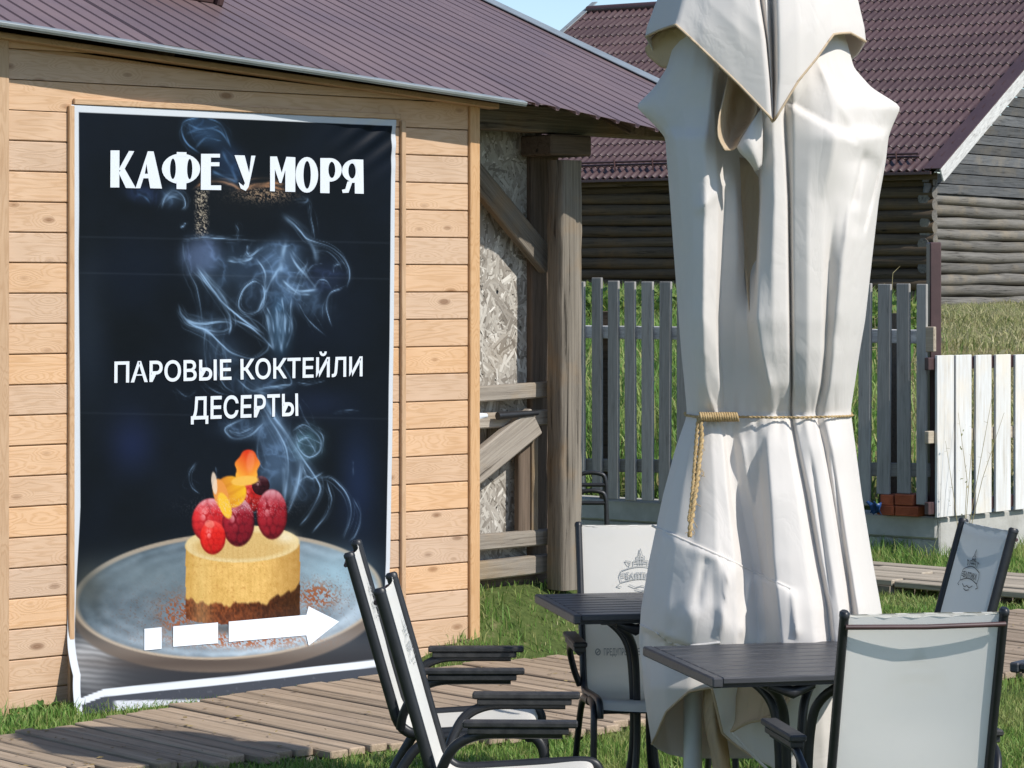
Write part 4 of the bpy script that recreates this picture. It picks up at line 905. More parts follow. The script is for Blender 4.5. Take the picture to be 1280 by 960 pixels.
# ------------------------------------------------------------------ log house up the slope
HC = Vector((P(1158, HOR, 48).x, 48, 0)); HE = Vector((-.818, .576, 0)).normalized(); HG = Vector((.576, .818, 0)).normalized()
HN1 = Vector((-HE.y, HE.x, 0)); HN1 = HN1 if HN1.y < 0 else -HN1; HN2 = Vector((HG.y, -HG.x, 0))
house = thing('log_house', 'old grey log house with brown metal tile roof above the fences', 'house', HC)
R0 = P(1164.5, 214, 47.4)-HC; UU = Vector((.576, .818, .57)); UN = HE.cross(UU).normalized()
if UN.z < 0: UN = -UN
def roof_hit(px, py): return hit(px, py, HC+R0, UN)-HC-R0
def roof_eu(v):   # decompose in e, u
    a = np.array([[HE.x, UU.x], [HE.y, UU.y], [HE.z, UU.z]]); return np.linalg.lstsq(a, np.array(v[:]), rcond=None)[0]
eL, _ = roof_eu(roof_hit(548, 222)); _, uT = roof_eu(roof_hit(746, 5)); eL2, _ = roof_eu(roof_hit(707, 46))
EL = float(eL2)+.15; UT = float(uT)
LP = .192; z0 = 1.15; nlog = 14
def log(L, r, name, mat, M):
    mb = MB(); rows = []; n = 10; ph = random.uniform(0, 9)
    for i in range(13):
        x = -L/2+L*i/12; rr = r*(1+.07*math.sin(i*1.9+ph)); cy = .016*math.sin(i*1.1+ph)
        rows.append([Vector((x, cy+rr*math.cos(2*math.pi*k_/n)*.98, .014*math.sin(i*.8+ph)+rr*math.sin(2*math.pi*k_/n))) for k_ in range(n)])
    mb.grid(rows, closed=True); mb.add(rows[0], [tuple(range(n-1, -1, -1))]); mb.add(rows[-1], [tuple(range(n))])
    me = mb.mesh(name, mat); me.materials.append(M_log_sun); nf_ = len(me.polygons); me.polygons[nf_-1].material_index = 1; me.polygons[nf_-2].material_index = 1  # log ends take the lighter sunlit-wall material, their light put into the colour
    return obj(name, me, house, M)
for i in range(nlog):
    L = EL-.4; r = LP*.515
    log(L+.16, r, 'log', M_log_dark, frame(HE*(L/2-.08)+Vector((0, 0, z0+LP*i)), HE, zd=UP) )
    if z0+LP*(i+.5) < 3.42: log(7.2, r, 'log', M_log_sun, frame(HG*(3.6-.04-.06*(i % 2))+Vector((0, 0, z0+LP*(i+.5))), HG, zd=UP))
for dr, nn in ((HE, HN1), (HG, HN2)):
    mb = MB(); L_ = EL-.5 if dr is HE else 7.0; mb.add([nn*-.02, dr*L_-nn*.02, dr*L_-nn*.02+Vector((0, 0, 3.75)), Vector((0, 0, 3.75))-nn*.02], [(0, 1, 2, 3)]); obj('wall_core', mb.mesh('wall_core', M_black_gap), house)  # dark sheets added behind the logs to keep the gaps between them dark
zz = 3.45
while zz < 8:
    s = max((zz-R0.z)/UU.z, -.3); x0 = s*HG.dot(Vector((UU.x, UU.y, 0)))+(-.02 if s > 0 else 0.0); h = .176*random.uniform(.9, 1.1)
    if x0 < 7: 
        L = 7.4-x0; mb = MB(); mb.box(-L/2, L/2, -h/2+.004, h/2-.012, -.012, .012, ch=.004)
        obj('clapboard', mb.mesh('clapboard', M_clap), house, frame(HG*(x0+L/2)+Vector((0, 0, zz+h/2))+HN2*(.09+random.uniform(0, .02)), HG, zd=HN2) @ Matrix.Rotation(math.radians(random.uniform(4, 8)*(1 if frame((0, 0, 0), HG, zd=HN2).col[1].z > 0 else -1)), 4, 'X'))
    zz += h
mb = MB(); mb.add([HG*.1-HN2*.12+Vector((0, 0, 3.3)), HG*7.4-HN2*.12+Vector((0, 0, 3.3)), HG*7.4-HN2*.12+Vector((0, 0, 7.2))], [(0, 1, 2)])
obj('gable_core', mb.mesh('gable_core', M_black_gap), house)
# roof: courses of pressed metal tile
troof = bpy.data.objects.new('roof', None); COL.objects.link(troof); troof.parent = house; troof.matrix_local = Matrix.Translation(R0)
STEP = .385; PW = .145; n = int(EL/PW); per = 8
def tile_course(u0, ln):
    rows = []
    for (du, lift) in ((-.004, .002), (0.0, .028), (.02, .030), (.5, .018), (1.02, .0)):
        rr = []
        for j in range(n*per+1):
            e = EL*j/(n*per); ph = 2*math.pi*j/per; w = .027*math.cos(ph)+.008*math.cos(2*ph)
            sag = -.016*math.cos(ph) if du < .1 else 0
            rr.append(HE*e+UU*(du*ln+(sag*.6 if du < .1 else 0))+UN*(w+lift))
        rows.append(rr)
    mb = MB(); mb.grid(rows); return mb
tm = tile_course(0, STEP).mesh('tile_course', M_tile)
nc = int(UT/STEP)
for i in range(nc): obj('tile_course', tm, troof, Matrix.Translation(UU*(STEP*i)))
mb = MB(); a = UU*(nc*STEP); mb.tube([a+UN*.03, a+HE*EL+UN*.03], .09, 10); obj('ridge_cap', mb.mesh('ridge_cap', M_tile), troof)
def strip(name, p, dirv, L, w, t, zd, mat, par=troof):
    mb = MB(); mb.box(0, L, -w/2, w/2, -t/2, t/2, ch=.006); return obj(name, mb.mesh(name, mat), par, frame(p, dirv, zd=zd))
UL = UU.length*UT
strip('verge_cap', -HE*.02+UN*.045, UU, UL, .32, .02, UN, M_tile); strip('verge_cap', HE*(EL+.03)+UN*.045, UU, UL, .14, .02, UN, M_flash)
sidev = UU.cross(UN).normalized(); sidev = sidev if sidev.x > 0 else -sidev
strip('fascia', -HE*.16-UN*.085, UU, UL, .24, .03, -HE, M_fascia)
strip('gutter', -UU*.02-UN*.02, HE, EL, .05, .05, UP, M_brown_metal); strip('eave_board', UN*-.16+UU*.12, HE, EL-.1, .12, .03, HN1, M_log_dark)
mb = MB(); mb.add([UN*-.06, HE*EL-UN*.06, HE*EL+UU*UT-UN*.06, UU*UT-UN*.06], [(0, 1, 2, 3)]); obj('roof_deck', mb.mesh('roof_deck', M_black_gap), troof)
# snow guard above the eave
sg = bpy.data.objects.new('snow_guard', None); COL.objects.link(sg); sg.parent = troof
for k_, uo in ((0, .09), (1, .12)):
    strip('guard_pipe', HE*.35+UU*(.30+.0*k_)+UN*(.10+k_*.06), HE, EL-.5, .036, .036, UN, M_brown_metal, sg)
for q in range(int(EL/.8)):
    strip('guard_bracket', HE*(.75+q*.8)+UU*.22+UN*.02, UN+UU*.3, .22, .045, .016, HE, M_brown_metal, sg)
# ------------------------------------------------------------------ folded parasol
UY = 10.15; UPX = F/UY; ULOC = Vector(((955-640)/UPX, UY, 0))
par = thing('parasol', 'large folded cream parasol tied round the waist with jute rope', 'parasol', ULOC)
def PD(px, py, d): return P(px, py, UY-d/UPX)-ULOC
def lvl(rows, y):
    ys = [r_[0] for r_ in rows]; out = []
    for k_ in (1, 2):
        A = np.array([r_[k_] for r_ in rows], float); out.append(np.array([np.interp(y, ys, A[:, j]) for j in range(A.shape[1])]))
    return out
BODY = [
 (30, [850, 856, 862, 872, 886, 900, 912, 925, 938, 948, 957, 966, 974, 980, 990, 1004, 1016, 1026, 1034, 1042, 1048, 1052], [0, 18, 32, 44, 50, 50, 50, 50, 50, 50, 52, 54, 52, 51, 52, 52, 48, 44, 38, 28, 14, 0]),
 (85, [834, 842, 852, 866, 884, 898, 905, 914, 930, 944, 953, 964, 974, 980, 992, 1010, 1026, 1038, 1048, 1056, 1062, 1067], [0, 24, 42, 58, 66, 62, 46, 40, 40, 60, 74, 78, 76, 74, 80, 78, 70, 62, 50, 36, 18, 0]),
 (110, [818, 826, 840, 860, 882, 894, 903, 914, 930, 944, 953, 965, 975, 981, 992, 1012, 1034, 1052, 1064, 1076, 1084, 1089], [0, 14, 30, 54, 72, 66, 44, 34, 34, 62, 84, 90, 86, 79, 92, 90, 82, 56, 40, 20, 8, 0]),
 (133, [795, 808, 824, 850, 878, 892, 900, 912, 930, 946, 954, 966, 976, 981, 992, 1014, 1042, 1066, 1084, 1100, 1113, 1126], [0, 8, 22, 48, 68, 68, 44, 28, 26, 60, 90, 96, 92, 81, 98, 98, 92, 60, 42, 24, 9, 0]),
 (160, [822, 828, 838, 856, 880, 893, 901, 914, 930, 946, 954, 967, 977, 982, 992, 1014, 1042, 1064, 1082, 1096, 1106, 1114], [0, 16, 34, 58, 74, 70, 46, 26, 22, 54, 92, 100, 96, 84, 100, 104, 104, 64, 46, 26, 10, 0]),
 (172, [832, 836, 844, 860, 880, 894, 902, 914, 930, 947, 954, 967, 978, 982, 992, 1014, 1044, 1064, 1080, 1094, 1104, 1110], [0, 32, 54, 72, 82, 72, 48, 28, 22, 52, 92, 102, 98, 84, 100, 106, 112, 83, 62, 44, 22, 0]),
 (200, [834, 839, 847, 862, 881, 895, 903, 916, 931, 948, 953, 968, 979, 984, 992, 1012, 1040, 1056, 1068, 1084, 1098, 1107], [0, 34, 58, 76, 88, 80, 54, 36, 16, 36, 88, 104, 100, 85, 100, 106, 108, 85, 66, 50, 28, 0]),
 (250, [838, 843, 851, 866, 882, 897, 906, 920, 930, 949, 952, 968, 982, 986, 992, 1010, 1028, 1046, 1062, 1074, 1088, 1098], [0, 36, 60, 80, 94, 84, 56, 52, 8, 14, 88, 108, 102, 85, 100, 106, 100, 87, 78, 70, 36, 0]),
 (320, [843, 848, 856, 867, 880, 896, 902, 922, 935, 946, 949, 966, 983, 987, 992, 1010, 1028, 1036, 1052, 1068, 1081, 1090], [0, 36, 60, 84, 98, 86, 60, 54, 20, 30, 94, 110, 104, 84, 100, 106, 96, 80, 84, 70, 36, 0]),
 (400, [849, 853, 858, 866, 879, 894, 898, 918, 934, 940, 947, 966, 984, 988, 993, 1010, 1027, 1033, 1044, 1062, 1074, 1081], [0, 34, 58, 80, 96, 84, 58, 52, 56, 78, 104, 108, 102, 81, 96, 102, 92, 73, 82, 66, 34, 0]),
 (440, [852, 856, 861, 868, 880, 896, 900, 918, 937, 945, 953, 968, 985, 989, 993, 1010, 1026, 1031, 1042, 1058, 1069, 1074], [0, 32, 54, 74, 86, 78, 54, 48, 56, 76, 98, 98, 92, 73, 90, 94, 84, 66, 78, 60, 32, 0]),
 (480, [856, 860, 866, 872, 882, 899, 904, 916, 935, 950, 962, 974, 986, 990, 993, 1008, 1023, 1027, 1038, 1052, 1062, 1068], [0, 28, 46, 62, 70, 66, 48, 44, 52, 66, 88, 80, 74, 59, 76, 80, 72, 54, 68, 52, 28, 0]),
 (512, [859, 864, 870, 878, 889, 900, 905, 914, 928, 944, 962, 974, 985, 989, 992, 1004, 1017, 1020, 1030, 1044, 1056, 1063], [0, 22, 36, 48, 54, 52, 42, 40, 46, 50, 60, 56, 54, 47, 56, 60, 56, 45, 54, 44, 24, 0]),
 (523, [858, 863, 870, 878, 889, 901, 906, 914, 928, 944, 962, 974, 985, 990, 993, 1005, 1018, 1021, 1031, 1045, 1057, 1064], [0, 22, 36, 48, 54, 52, 42, 40, 46, 50, 60, 56, 54, 47, 56, 60, 56, 45, 54, 44, 24, 0]),
 (560, [845, 853, 862, 876, 890, 904, 908, 918, 930, 946, 960, 974, 986, 996, 1001, 1014, 1026, 1030, 1040, 1052, 1062, 1069], [0, 28, 46, 60, 66, 64, 46, 40, 48, 58, 76, 74, 72, 58, 68, 72, 68, 53, 64, 52, 28, 0]),
 (620, [829, 838, 852, 876, 894, 909, 914, 924, 938, 952, 964, 980, 996, 1008, 1014, 1026, 1036, 1041, 1050, 1060, 1070, 1077], [0, 36, 60, 78, 84, 82, 56, 44, 46, 62, 96, 94, 90, 71, 84, 86, 80, 64, 76, 60, 32, 0]),
 (700, [812, 822, 840, 872, 896, 918, 928, 940, 950, 960, 968, 986, 1006, 1022, 1028, 1038, 1048, 1054, 1062, 1072, 1082, 1090], [0, 44, 76, 100, 108, 100, 74, 62, 66, 84, 112, 112, 108, 84, 98, 100, 92, 71, 86, 70, 38, 0]),
 (760, [802, 814, 834, 868, 898, 920, 932, 946, 956, 966, 974, 992, 1014, 1034, 1040, 1048, 1056, 1064, 1072, 1082, 1092, 1101], [0, 48, 86, 112, 118, 108, 86, 78, 84, 102, 122, 122, 118, 91, 106, 108, 98, 77, 92, 76, 42, 0]),
 (800, [799, 812, 832, 866, 898, 920, 934, 948, 958, 968, 978, 996, 1018, 1038, 1044, 1052, 1060, 1068, 1076, 1088, 1098, 1107], [0, 48, 84, 104, 112, 108, 92, 88, 94, 108, 124, 122, 120, 94, 108, 110, 100, 80, 94, 78, 44, 0]),
 (870, [806, 814, 832, 860, 888, 906, 920, 940, 958, 970, 984, 1004, 1026, 1046, 1050, 1058, 1066, 1074, 1082, 1092, 1102, 1112], [0, 40, 70, 90, 96, 96, 90, 88, 94, 100, 108, 108, 106, 93, 100, 102, 96, 83, 90, 74, 42, 0]),
 (990, [824, 828, 836, 852, 876, 898, 920, 944, 964, 978, 992, 1010, 1032, 1050, 1054, 1062, 1070, 1078, 1086, 1096, 1106, 1116], [0, 30, 56, 74, 84, 86, 84, 84, 88, 92, 98, 98, 98, 92, 96, 98, 94, 85, 88, 72, 42, 0]),
]
SURF = {}
def loft(rows, ytop, hem, nback, hemback, bdepth, nrow, sub, name, wr=1.0, post=None, fadep=1.0):
    nf = len(rows[0][1]); cols_y = []
    grid = []
    vs_ = np.linspace(0, 1, nrow)
    px_hem = lvl(rows, 800 if rows[-1][0] > 800 else rows[-1][0])[0]
    hy = np.array([hem(px_hem[j], j) for j in range(nf)])
    for v in vs_:
        xs, ds, ys = [], [], []
        for j in range(nf):
            y = ytop+(hy[j]-ytop)*v; px, dd = lvl1(rows, y, j); xs.append(px); ds.append(dd); ys.append(y)
        yb = ytop+(hemback-ytop)*v
        L = lvl1(rows, yb, 0)[0]; R = lvl1(rows, yb, nf-1)[0]
        for k_ in range(1, nback+1):
            a = math.pi*k_/(nback+1); xs.append((L+R)/2+(R-L)/2*math.cos(a)); fold = 1+.10*math.sin(k_*2.4+v*2)
            ds.append(-bdepth*(R-L)/2*math.sin(a)*fold); t = min(a, math.pi-a)/math.pi*2
            ys.append(hy[nf-1 if a < math.pi/2 else 0]*(1-min(1, t*2.2))*1.0*0+yb if t > .45 else (ytop+((hy[nf-1 if a < math.pi/2 else 0])*(1-t/.45)+hemback*(t/.45)-ytop)*v))
        pts = np.stack([xs, ys, ds], 1); n = len(pts); ring = []
        for j in range(n):
            a, b, c_, d_ = pts[(j-1) % n], pts[j], pts[(j+1) % n], pts[(j+2) % n]
            for s_ in range(sub):
                t = s_/sub; q = .5*((2*b)+(-a+c_)*t+(2*a-5*b+4*c_-d_)*t*t+(-a+3*b-3*c_+d_)*t**3)
                lin_ = b*(1-t)+c_*t; ring.append(q*.15+lin_*.85)
        grid.append(ring)
    A = np.array(grid)                                   # rows, cols, (px, py, d)
    for _ in range(1):
        Bm = A.copy(); Bm[1:-1] = (A[:-2]+2*A[1:-1]+A[2:])/4; A[1:-1] = Bm[1:-1]
    Bm = (np.roll(A, 1, 1)+16*A+np.roll(A, -1, 1))/18; A[:, :, 2] = Bm[:, :, 2]
    front = A[:, :, 2] > 2
    nzv = (fbm(A[:, :, 0]*.022+5, A[:, :, 1]*.012, 4)-.47)*1.6+(fbm(A[:, :, 0]*.05+5, A[:, :, 1]*.05, 3)-.47)*.8
    A[:, :, 2] += nzv*wr*np.clip(A[:, :, 2]/30, 0, 1)
    if post is not None: post(A)
    SURF[name] = A.copy()
    mb = MB(); mb.grid([[PD(*q) for q in r_] for r_ in A], closed=True)
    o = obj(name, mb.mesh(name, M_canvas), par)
    so_ = o.modifiers.new('thick', 'SOLIDIFY'); so_.thickness = .003; so_.offset = 0
    return o
def lvl1(rows, y, j):
    ys = [r_[0] for r_ in rows]; return float(np.interp(y, ys, [r_[1][j] for r_ in rows])), float(np.interp(y, ys, [r_[2][j] for r_ in rows]))
def body_post(A):
    X_, Y_, D_ = A[:, :, 0], A[:, :, 1], A[:, :, 2]; fr = np.clip(D_/25, 0, 1)
    ss = lambda t: np.clip(t, 0, 1)**2*(3-2*np.clip(t, 0, 1))
    y1 = 660+(X_-822)*.4545; m = (X_ < 992)*np.clip((992-X_)/10, 0, 1)
    D_ += fr*m*(5*ss((Y_-y1)/4)-5*ss((Y_-y1-5)/70))            # sewn hem edge across the lower left
    y2 = 782+(X_-800)*.42; m2 = np.clip((905-X_)/25, 0, 1)
    D_ -= fr*m2*22*ss((Y_-y2)/6)*np.clip((860-Y_)/40, 0, 1)
    # dents in the baggy lower left panel
    for cx, cy, sx, sy, a in ((838, 788, 8, 12, -9), (862, 770, 12, 34, 9), (893, 745, 9, 44, -10), (928, 745, 20, 34, -9), (950, 785, 9, 16, -6), (820, 745, 14, 40, 7), (925, 590, 10, 34, 12), (942, 560, 12, 24, 9), (866, 640, 10, 44, -5), (1060, 215, 16, 24, 7), (1046, 300, 8, 60, 5), (1070, 420, 12, 26, 5), (838, 130, 14, 26, -6)):
        D_ += .6*fr*a*np.exp(-((X_-cx)/sx)**2-((Y_-cy)/sy)**2)
    def seg(x0, y0, x1, y1):
        vx, vy = x1-x0, y1-y0; L = math.hypot(vx, vy); t = ((X_-x0)*vx+(Y_-y0)*vy)/L/L; s_ = ((X_-x0)*vy-(Y_-y0)*vx)/L   # s_ > 0: right of / above the line
        return np.clip(t*6, 0, 1)*np.clip((1-t)*6, 0, 1), s_
    def ridge(x0, y0, x1, y1, a, w): e, s_ = seg(x0, y0, x1, y1); D_[:] += fr*e*a*np.exp(-np.abs(s_)/w)
    def step(x0, y0, x1, y1, a, w, side=1): e, s_ = seg(x0, y0, x1, y1); s_ = s_*side; D_[:] -= fr*e*a*np.where(s_ > 0, np.minimum(s_/3, 1)*np.exp(-np.clip(s_-3, 0, None)/w), 0)
    step(976, 126, 1078, 184, 13, 34); ridge(1018, 72, 1078, 184, 9, 7); ridge(1062, 70, 1118, 140, 6, 6); ridge(893, 74, 881, 190, 8, 6)
    step(1078, 184, 1060, 262, 8, 22); step(1106, 196, 1080, 300, 10, 18, -1); ridge(1062, 250, 1046, 420, 9, 6); ridge(1078, 200, 1070, 420, 7, 7)
    ridge(921, 216, 868, 268, 7, 7); ridge(838, 100, 820, 180, 6, 8); ridge(851, 62, 803, 132, 7, 7)
    ridge(912, 705, 900, 800, 7, 6); ridge(884, 690, 868, 770, -7, 8); ridge(940, 716, 926, 800, 8, 7); ridge(925, 540, 942, 640, 9, 9); ridge(955, 545, 942, 640, -6, 6)
    ridge(990, 735, 996, 800, 8, 5); step(1036, 560, 1062, 760, 7, 14); ridge(1012, 560, 1040, 760, -6, 4)
    # gathers at the rope
    g = np.exp(-((Y_-518)/20)**2); D_ += fr*g*1.2*np.sin(X_*.45)
    D_ -= fr*np.exp(-((Y_-518)/6)**2)*3.0
hem_pts = [(799, 930), (826, 910), (832, 890), (848, 873), (877, 860), (897, 858), (907, 880), (916, 912), (960, 960), (990, 985), (1107, 985)]
canopy = loft(BODY, 30, lambda px, j: float(np.interp(px, [p[0] for p in hem_pts], [p[1] for p in hem_pts])), 11, 948, .50, 230, 7, 'canopy', 1.0, body_post)
CAPE = [
 (-150, [925, 930, 935, 940, 945, 949, 953, 957, 962, 968, 976, 982, 988, 992, 995], [0, 14, 24, 30, 34, 35, 34, 35, 34, 35, 33, 28, 20, 10, 0]),
 (-90, [868, 876, 890, 908, 926, 942, 950, 956, 961, 970, 985, 1006, 1024, 1034, 1042], [0, 30, 56, 66, 78, 86, 72, 82, 70, 86, 82, 66, 46, 24, 0]),
 (0, [822, 834, 854, 884, 918, 946, 950, 957, 964, 972, 996, 1018, 1038, 1056, 1072], [0, 36, 84, 98, 110, 116, 92, 106, 88, 116, 112, 100, 84, 44, 0]),
 (34, [809, 824, 844, 880, 920, 952, 955, 960, 965, 973, 998, 1020, 1042, 1062, 1080], [0, 38, 96, 108, 120, 128, 100, 112, 92, 126, 122, 110, 92, 50, 0]),
 (52, [806, 822, 842, 878, 922, 955, 958, 961, 966, 973, 998, 1020, 1042, 1064, 1082], [0, 38, 98, 110, 122, 130, 104, 114, 94, 128, 124, 112, 94, 50, 0]),
 (100, [812, 828, 846, 880, 924, 960, 962, 964, 967, 973, 998, 1020, 1042, 1062, 1078], [0, 34, 98, 112, 124, 134, 112, 116, 100, 132, 126, 112, 94, 46, 0]),
 (160, [830, 840, 852, 880, 926, 964, 965, 966, 967, 970, 996, 1018, 1040, 1056, 1066], [0, 30, 90, 112, 126, 138, 128, 128, 124, 136, 126, 110, 90, 40, 0])]
hemc = [46, 38, 31, 62, 106, 147, 150, 152, 151, 146, 101, 74, 43, 41, 52]
def cape_post(A):
    X_, Y_, D_ = A[:, :, 0], A[:, :, 1], A[:, :, 2]; fr = np.clip(D_/30, 0, 1)
    for cx, cy, sx, sy, a in ((905, 20, 22, 70, 2.5), (1005, 30, 20, 60, -2)):
        D_ += fr*a*np.exp(-((X_-cx)/sx)**2-((Y_-cy)/sy)**2)
cape = loft(CAPE, -150, lambda px, j: hemc[j], 9, 88, .78, 90, 7, 'top_flap', .5, cape_post)
def surf_d(A, x, y):
    m = (np.abs(A[:, :, 0]-x)*1.0+np.abs(A[:, :, 1]-y)*1.0)+np.where(A[:, :, 2] < 0, 1e6, 0); i = np.argpartition(m.ravel(), 4)[:4]; w = 1/(m.ravel()[i]+.3); return float((A[:, :, 2].ravel()[i]*w).sum()/w.sum())
def seam(pts, r, off, name='seam'):
    path = [(x, y, surf_d(SURF['canopy'], x, y)+off) for x, y in cr(pts, 10)]
    mb = MB(); mb.tube([PD(*q) for q in path], r, 6, r*.6); return obj(name, mb.mesh(name, M_canvas), par)
seam([(815, 657), (850, 673), (900, 695), (940, 714), (988, 736)], .0055, .8)
seam([(801, 781), (820, 790), (834, 801), (850, 806), (872, 806), (900, 803)], .0055, .5)
A_ = SURF['top_flap']; nfc = 14*7
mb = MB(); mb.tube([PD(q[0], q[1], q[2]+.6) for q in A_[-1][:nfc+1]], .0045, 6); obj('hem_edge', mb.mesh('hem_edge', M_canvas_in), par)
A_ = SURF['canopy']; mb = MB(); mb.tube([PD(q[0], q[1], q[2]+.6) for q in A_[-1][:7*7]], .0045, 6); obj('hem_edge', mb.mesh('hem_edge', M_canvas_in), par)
def sheet_px(name, rows, mat, par_, sub=4, th=.003):
    R_ = [cr(r_, sub) for r_ in rows]; C_ = list(zip(*[cr(list(c_), sub) if len(rows) > 2 else c_ for c_ in zip(*R_)]))
    mb = MB(); mb.grid([[PD(*q) for q in r_] for r_ in C_]); o = obj(name, mb.mesh(name, mat), par_); s_ = o.modifiers.new('t', 'SOLIDIFY'); s_.thickness = th; s_.offset = 0; return o
# rolled fold showing its beige lining under the top flap
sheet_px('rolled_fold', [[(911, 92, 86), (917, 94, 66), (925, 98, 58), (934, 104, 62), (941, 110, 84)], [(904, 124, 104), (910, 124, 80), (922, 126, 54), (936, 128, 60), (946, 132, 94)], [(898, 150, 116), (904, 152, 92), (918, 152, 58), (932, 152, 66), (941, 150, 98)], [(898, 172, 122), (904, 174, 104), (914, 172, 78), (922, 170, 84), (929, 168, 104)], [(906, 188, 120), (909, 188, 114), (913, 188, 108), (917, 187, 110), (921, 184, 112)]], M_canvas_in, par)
sheet_px('rolled_fold', [[(921, 184, 112), (934, 162, 114), (952, 134, 108)], [(926, 192, 114), (938, 176, 122), (953, 158, 108)], [(936, 202, 110), (944, 194, 118), (953, 186, 102)], [(944, 214, 96), (948, 212, 102), (952, 208, 96)]], M_canvas, par)
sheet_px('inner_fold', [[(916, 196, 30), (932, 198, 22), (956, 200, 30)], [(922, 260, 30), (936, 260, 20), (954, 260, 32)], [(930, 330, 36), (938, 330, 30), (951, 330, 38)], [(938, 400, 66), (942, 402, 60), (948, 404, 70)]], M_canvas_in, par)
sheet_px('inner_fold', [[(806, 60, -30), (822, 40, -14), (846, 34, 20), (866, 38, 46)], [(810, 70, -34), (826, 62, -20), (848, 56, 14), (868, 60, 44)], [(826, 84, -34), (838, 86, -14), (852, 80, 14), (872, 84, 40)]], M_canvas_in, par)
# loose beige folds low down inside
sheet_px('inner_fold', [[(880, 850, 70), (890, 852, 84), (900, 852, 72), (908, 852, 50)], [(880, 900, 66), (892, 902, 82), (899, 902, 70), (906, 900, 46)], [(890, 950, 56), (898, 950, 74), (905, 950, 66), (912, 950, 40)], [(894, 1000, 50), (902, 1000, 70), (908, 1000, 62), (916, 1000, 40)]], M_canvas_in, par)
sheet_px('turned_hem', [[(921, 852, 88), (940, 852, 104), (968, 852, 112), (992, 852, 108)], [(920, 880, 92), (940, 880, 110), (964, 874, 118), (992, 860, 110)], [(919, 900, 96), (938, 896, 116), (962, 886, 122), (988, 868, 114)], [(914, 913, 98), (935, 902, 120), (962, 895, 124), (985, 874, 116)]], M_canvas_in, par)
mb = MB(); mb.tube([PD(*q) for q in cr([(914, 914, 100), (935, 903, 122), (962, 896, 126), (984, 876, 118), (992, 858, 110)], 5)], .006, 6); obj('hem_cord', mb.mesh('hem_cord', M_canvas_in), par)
mb = MB(); mb.tube([PD(*q) for q in cr([(914, 914, 100), (924, 926, 104), (942, 945, 104), (962, 964, 102)], 5)], .005, 6); obj('hem_cord', mb.mesh('hem_cord', M_canvas), par)
# pole, base
pp = PD(866, 860, 20)
mb = MB(); mb.tube([Vector((pp.x, pp.y, .03)), Vector((pp.x, pp.y, 1.2)), Vector((0, 0, 2.2)), Vector((0, 0, 3.40))], .033, 12, up=(1, 0, 0)); obj('pole', mb.mesh('pole', M_pole), par)
mb = MB(); mb.tube([Vector((0, 0, 3.38)), Vector((0, 0, 3.45)), Vector((0, 0, 3.5))], [.05, .045, .01], 10); obj('finial', mb.mesh('finial', M_black), par)
mb = MB(); mb.box(pp.x-.30, pp.x+.30, pp.y-.30, pp.y+.30, .0, .07, ch=.02); obj('base_slab', mb.mesh('base_slab', M_concrete), par)
# rope round the waist, knot and tail: twisted strands
rope = bpy.data.objects.new('rope', None); COL.objects.link(rope); rope.parent = par
def twisted(path, r, tw, name, parent, n=2):
    pts = [Vector(p) for p in path]; 
    for s_ in range(n):
        q = []; acc = 0; u = None
        for i, p in enumerate(pts):
            t = (pts[min(i+1, len(pts)-1)]-pts[max(i-1, 0)]).normalized()
            if u is None: a = Vector((0, 0, 1)) if abs(t.z) < .8 else Vector((1, 0, 0)); u = (a-t*a.dot(t)).normalized()
            else: u = (u-t*u.dot(t)).normalized()
            w = t.cross(u)
            if i: acc += (p-pts[i-1]).length
            an = acc*tw+2*math.pi*s_/n; q.append(p+(u*math.cos(an)+w*math.sin(an))*r*.75)
        mb = MB(); mb.tube(q, r, 5); obj(name, mb.mesh(name, M_rope), parent)
ring = [(857, 519, -4), (862, 519.5, 24), (870, 520.5, 42), (880, 521, 58), (894, 521, 62), (910, 521, 54), (930, 521, 56), (950, 521.5, 61), (966, 522, 68), (982, 521.5, 62), (1000, 522, 66), (1018, 521.5, 60), (1034, 521, 60), (1050, 520.5, 42), (1062, 520, 16), (1066, 519, -10)]
back_r = [(960+104*math.cos(a), 517, -82*math.sin(a)) for a in np.linspace(.1, math.pi-.1, 12)]
twisted([PD(*q) for q in cr(ring+back_r[0:0], 8)], .0031, 190, 'rope_strand', rope)
mb = MB(); mb.tube([PD(*q) for q in cr(back_r, 4)], .007, 6); obj('rope_strand', mb.mesh('rope_strand', M_rope), rope)
for k_ in range(16):                                    # wrapping turns
    x = 876+k_*3.0; mb = MB(); mb.tube([PD(x-1.0, 516.4, 58), PD(x-.4, 517.5, 70), PD(x+.4, 521, 73), PD(x+1.2, 524.6, 70), PD(x+1.6, 525.8, 58)], .0050, 6); obj('rope_turn', mb.mesh('rope_turn', M_rope), rope)
tail = cr([(877, 519, 66), (876, 528, 68), (877, 545, 70), (876, 560, 74), (873, 585, 82), (871, 605, 88), (868, 625, 98), (865, 645, 104), (863, 660, 110), (862, 671, 112)], 9)
twisted([PD(*q) for q in tail], .0056, 140, 'rope_tail', rope)
tail2 = cr([(873, 522, 66), (871, 545, 70), (869, 570, 76), (867, 600, 86), (864, 630, 98), (861, 652, 106)], 9)
twisted([PD(*q) for q in tail2], .0046, 150, 'rope_tail', rope)
for q in range(14):
    i = random.randrange(20, len(tail)-2); a = Vector(tail[i]); mb = MB(); mb.tube([PD(*a), PD(a.x+random.uniform(-7, 7), a.y+random.uniform(2, 10), a.z+3), PD(a.x+random.uniform(-9, 9), a.y+random.uniform(8, 16), a.z+4)], .0012, 4); obj('rope_fibre', mb.mesh('rope_fibre', M_rope), rope)

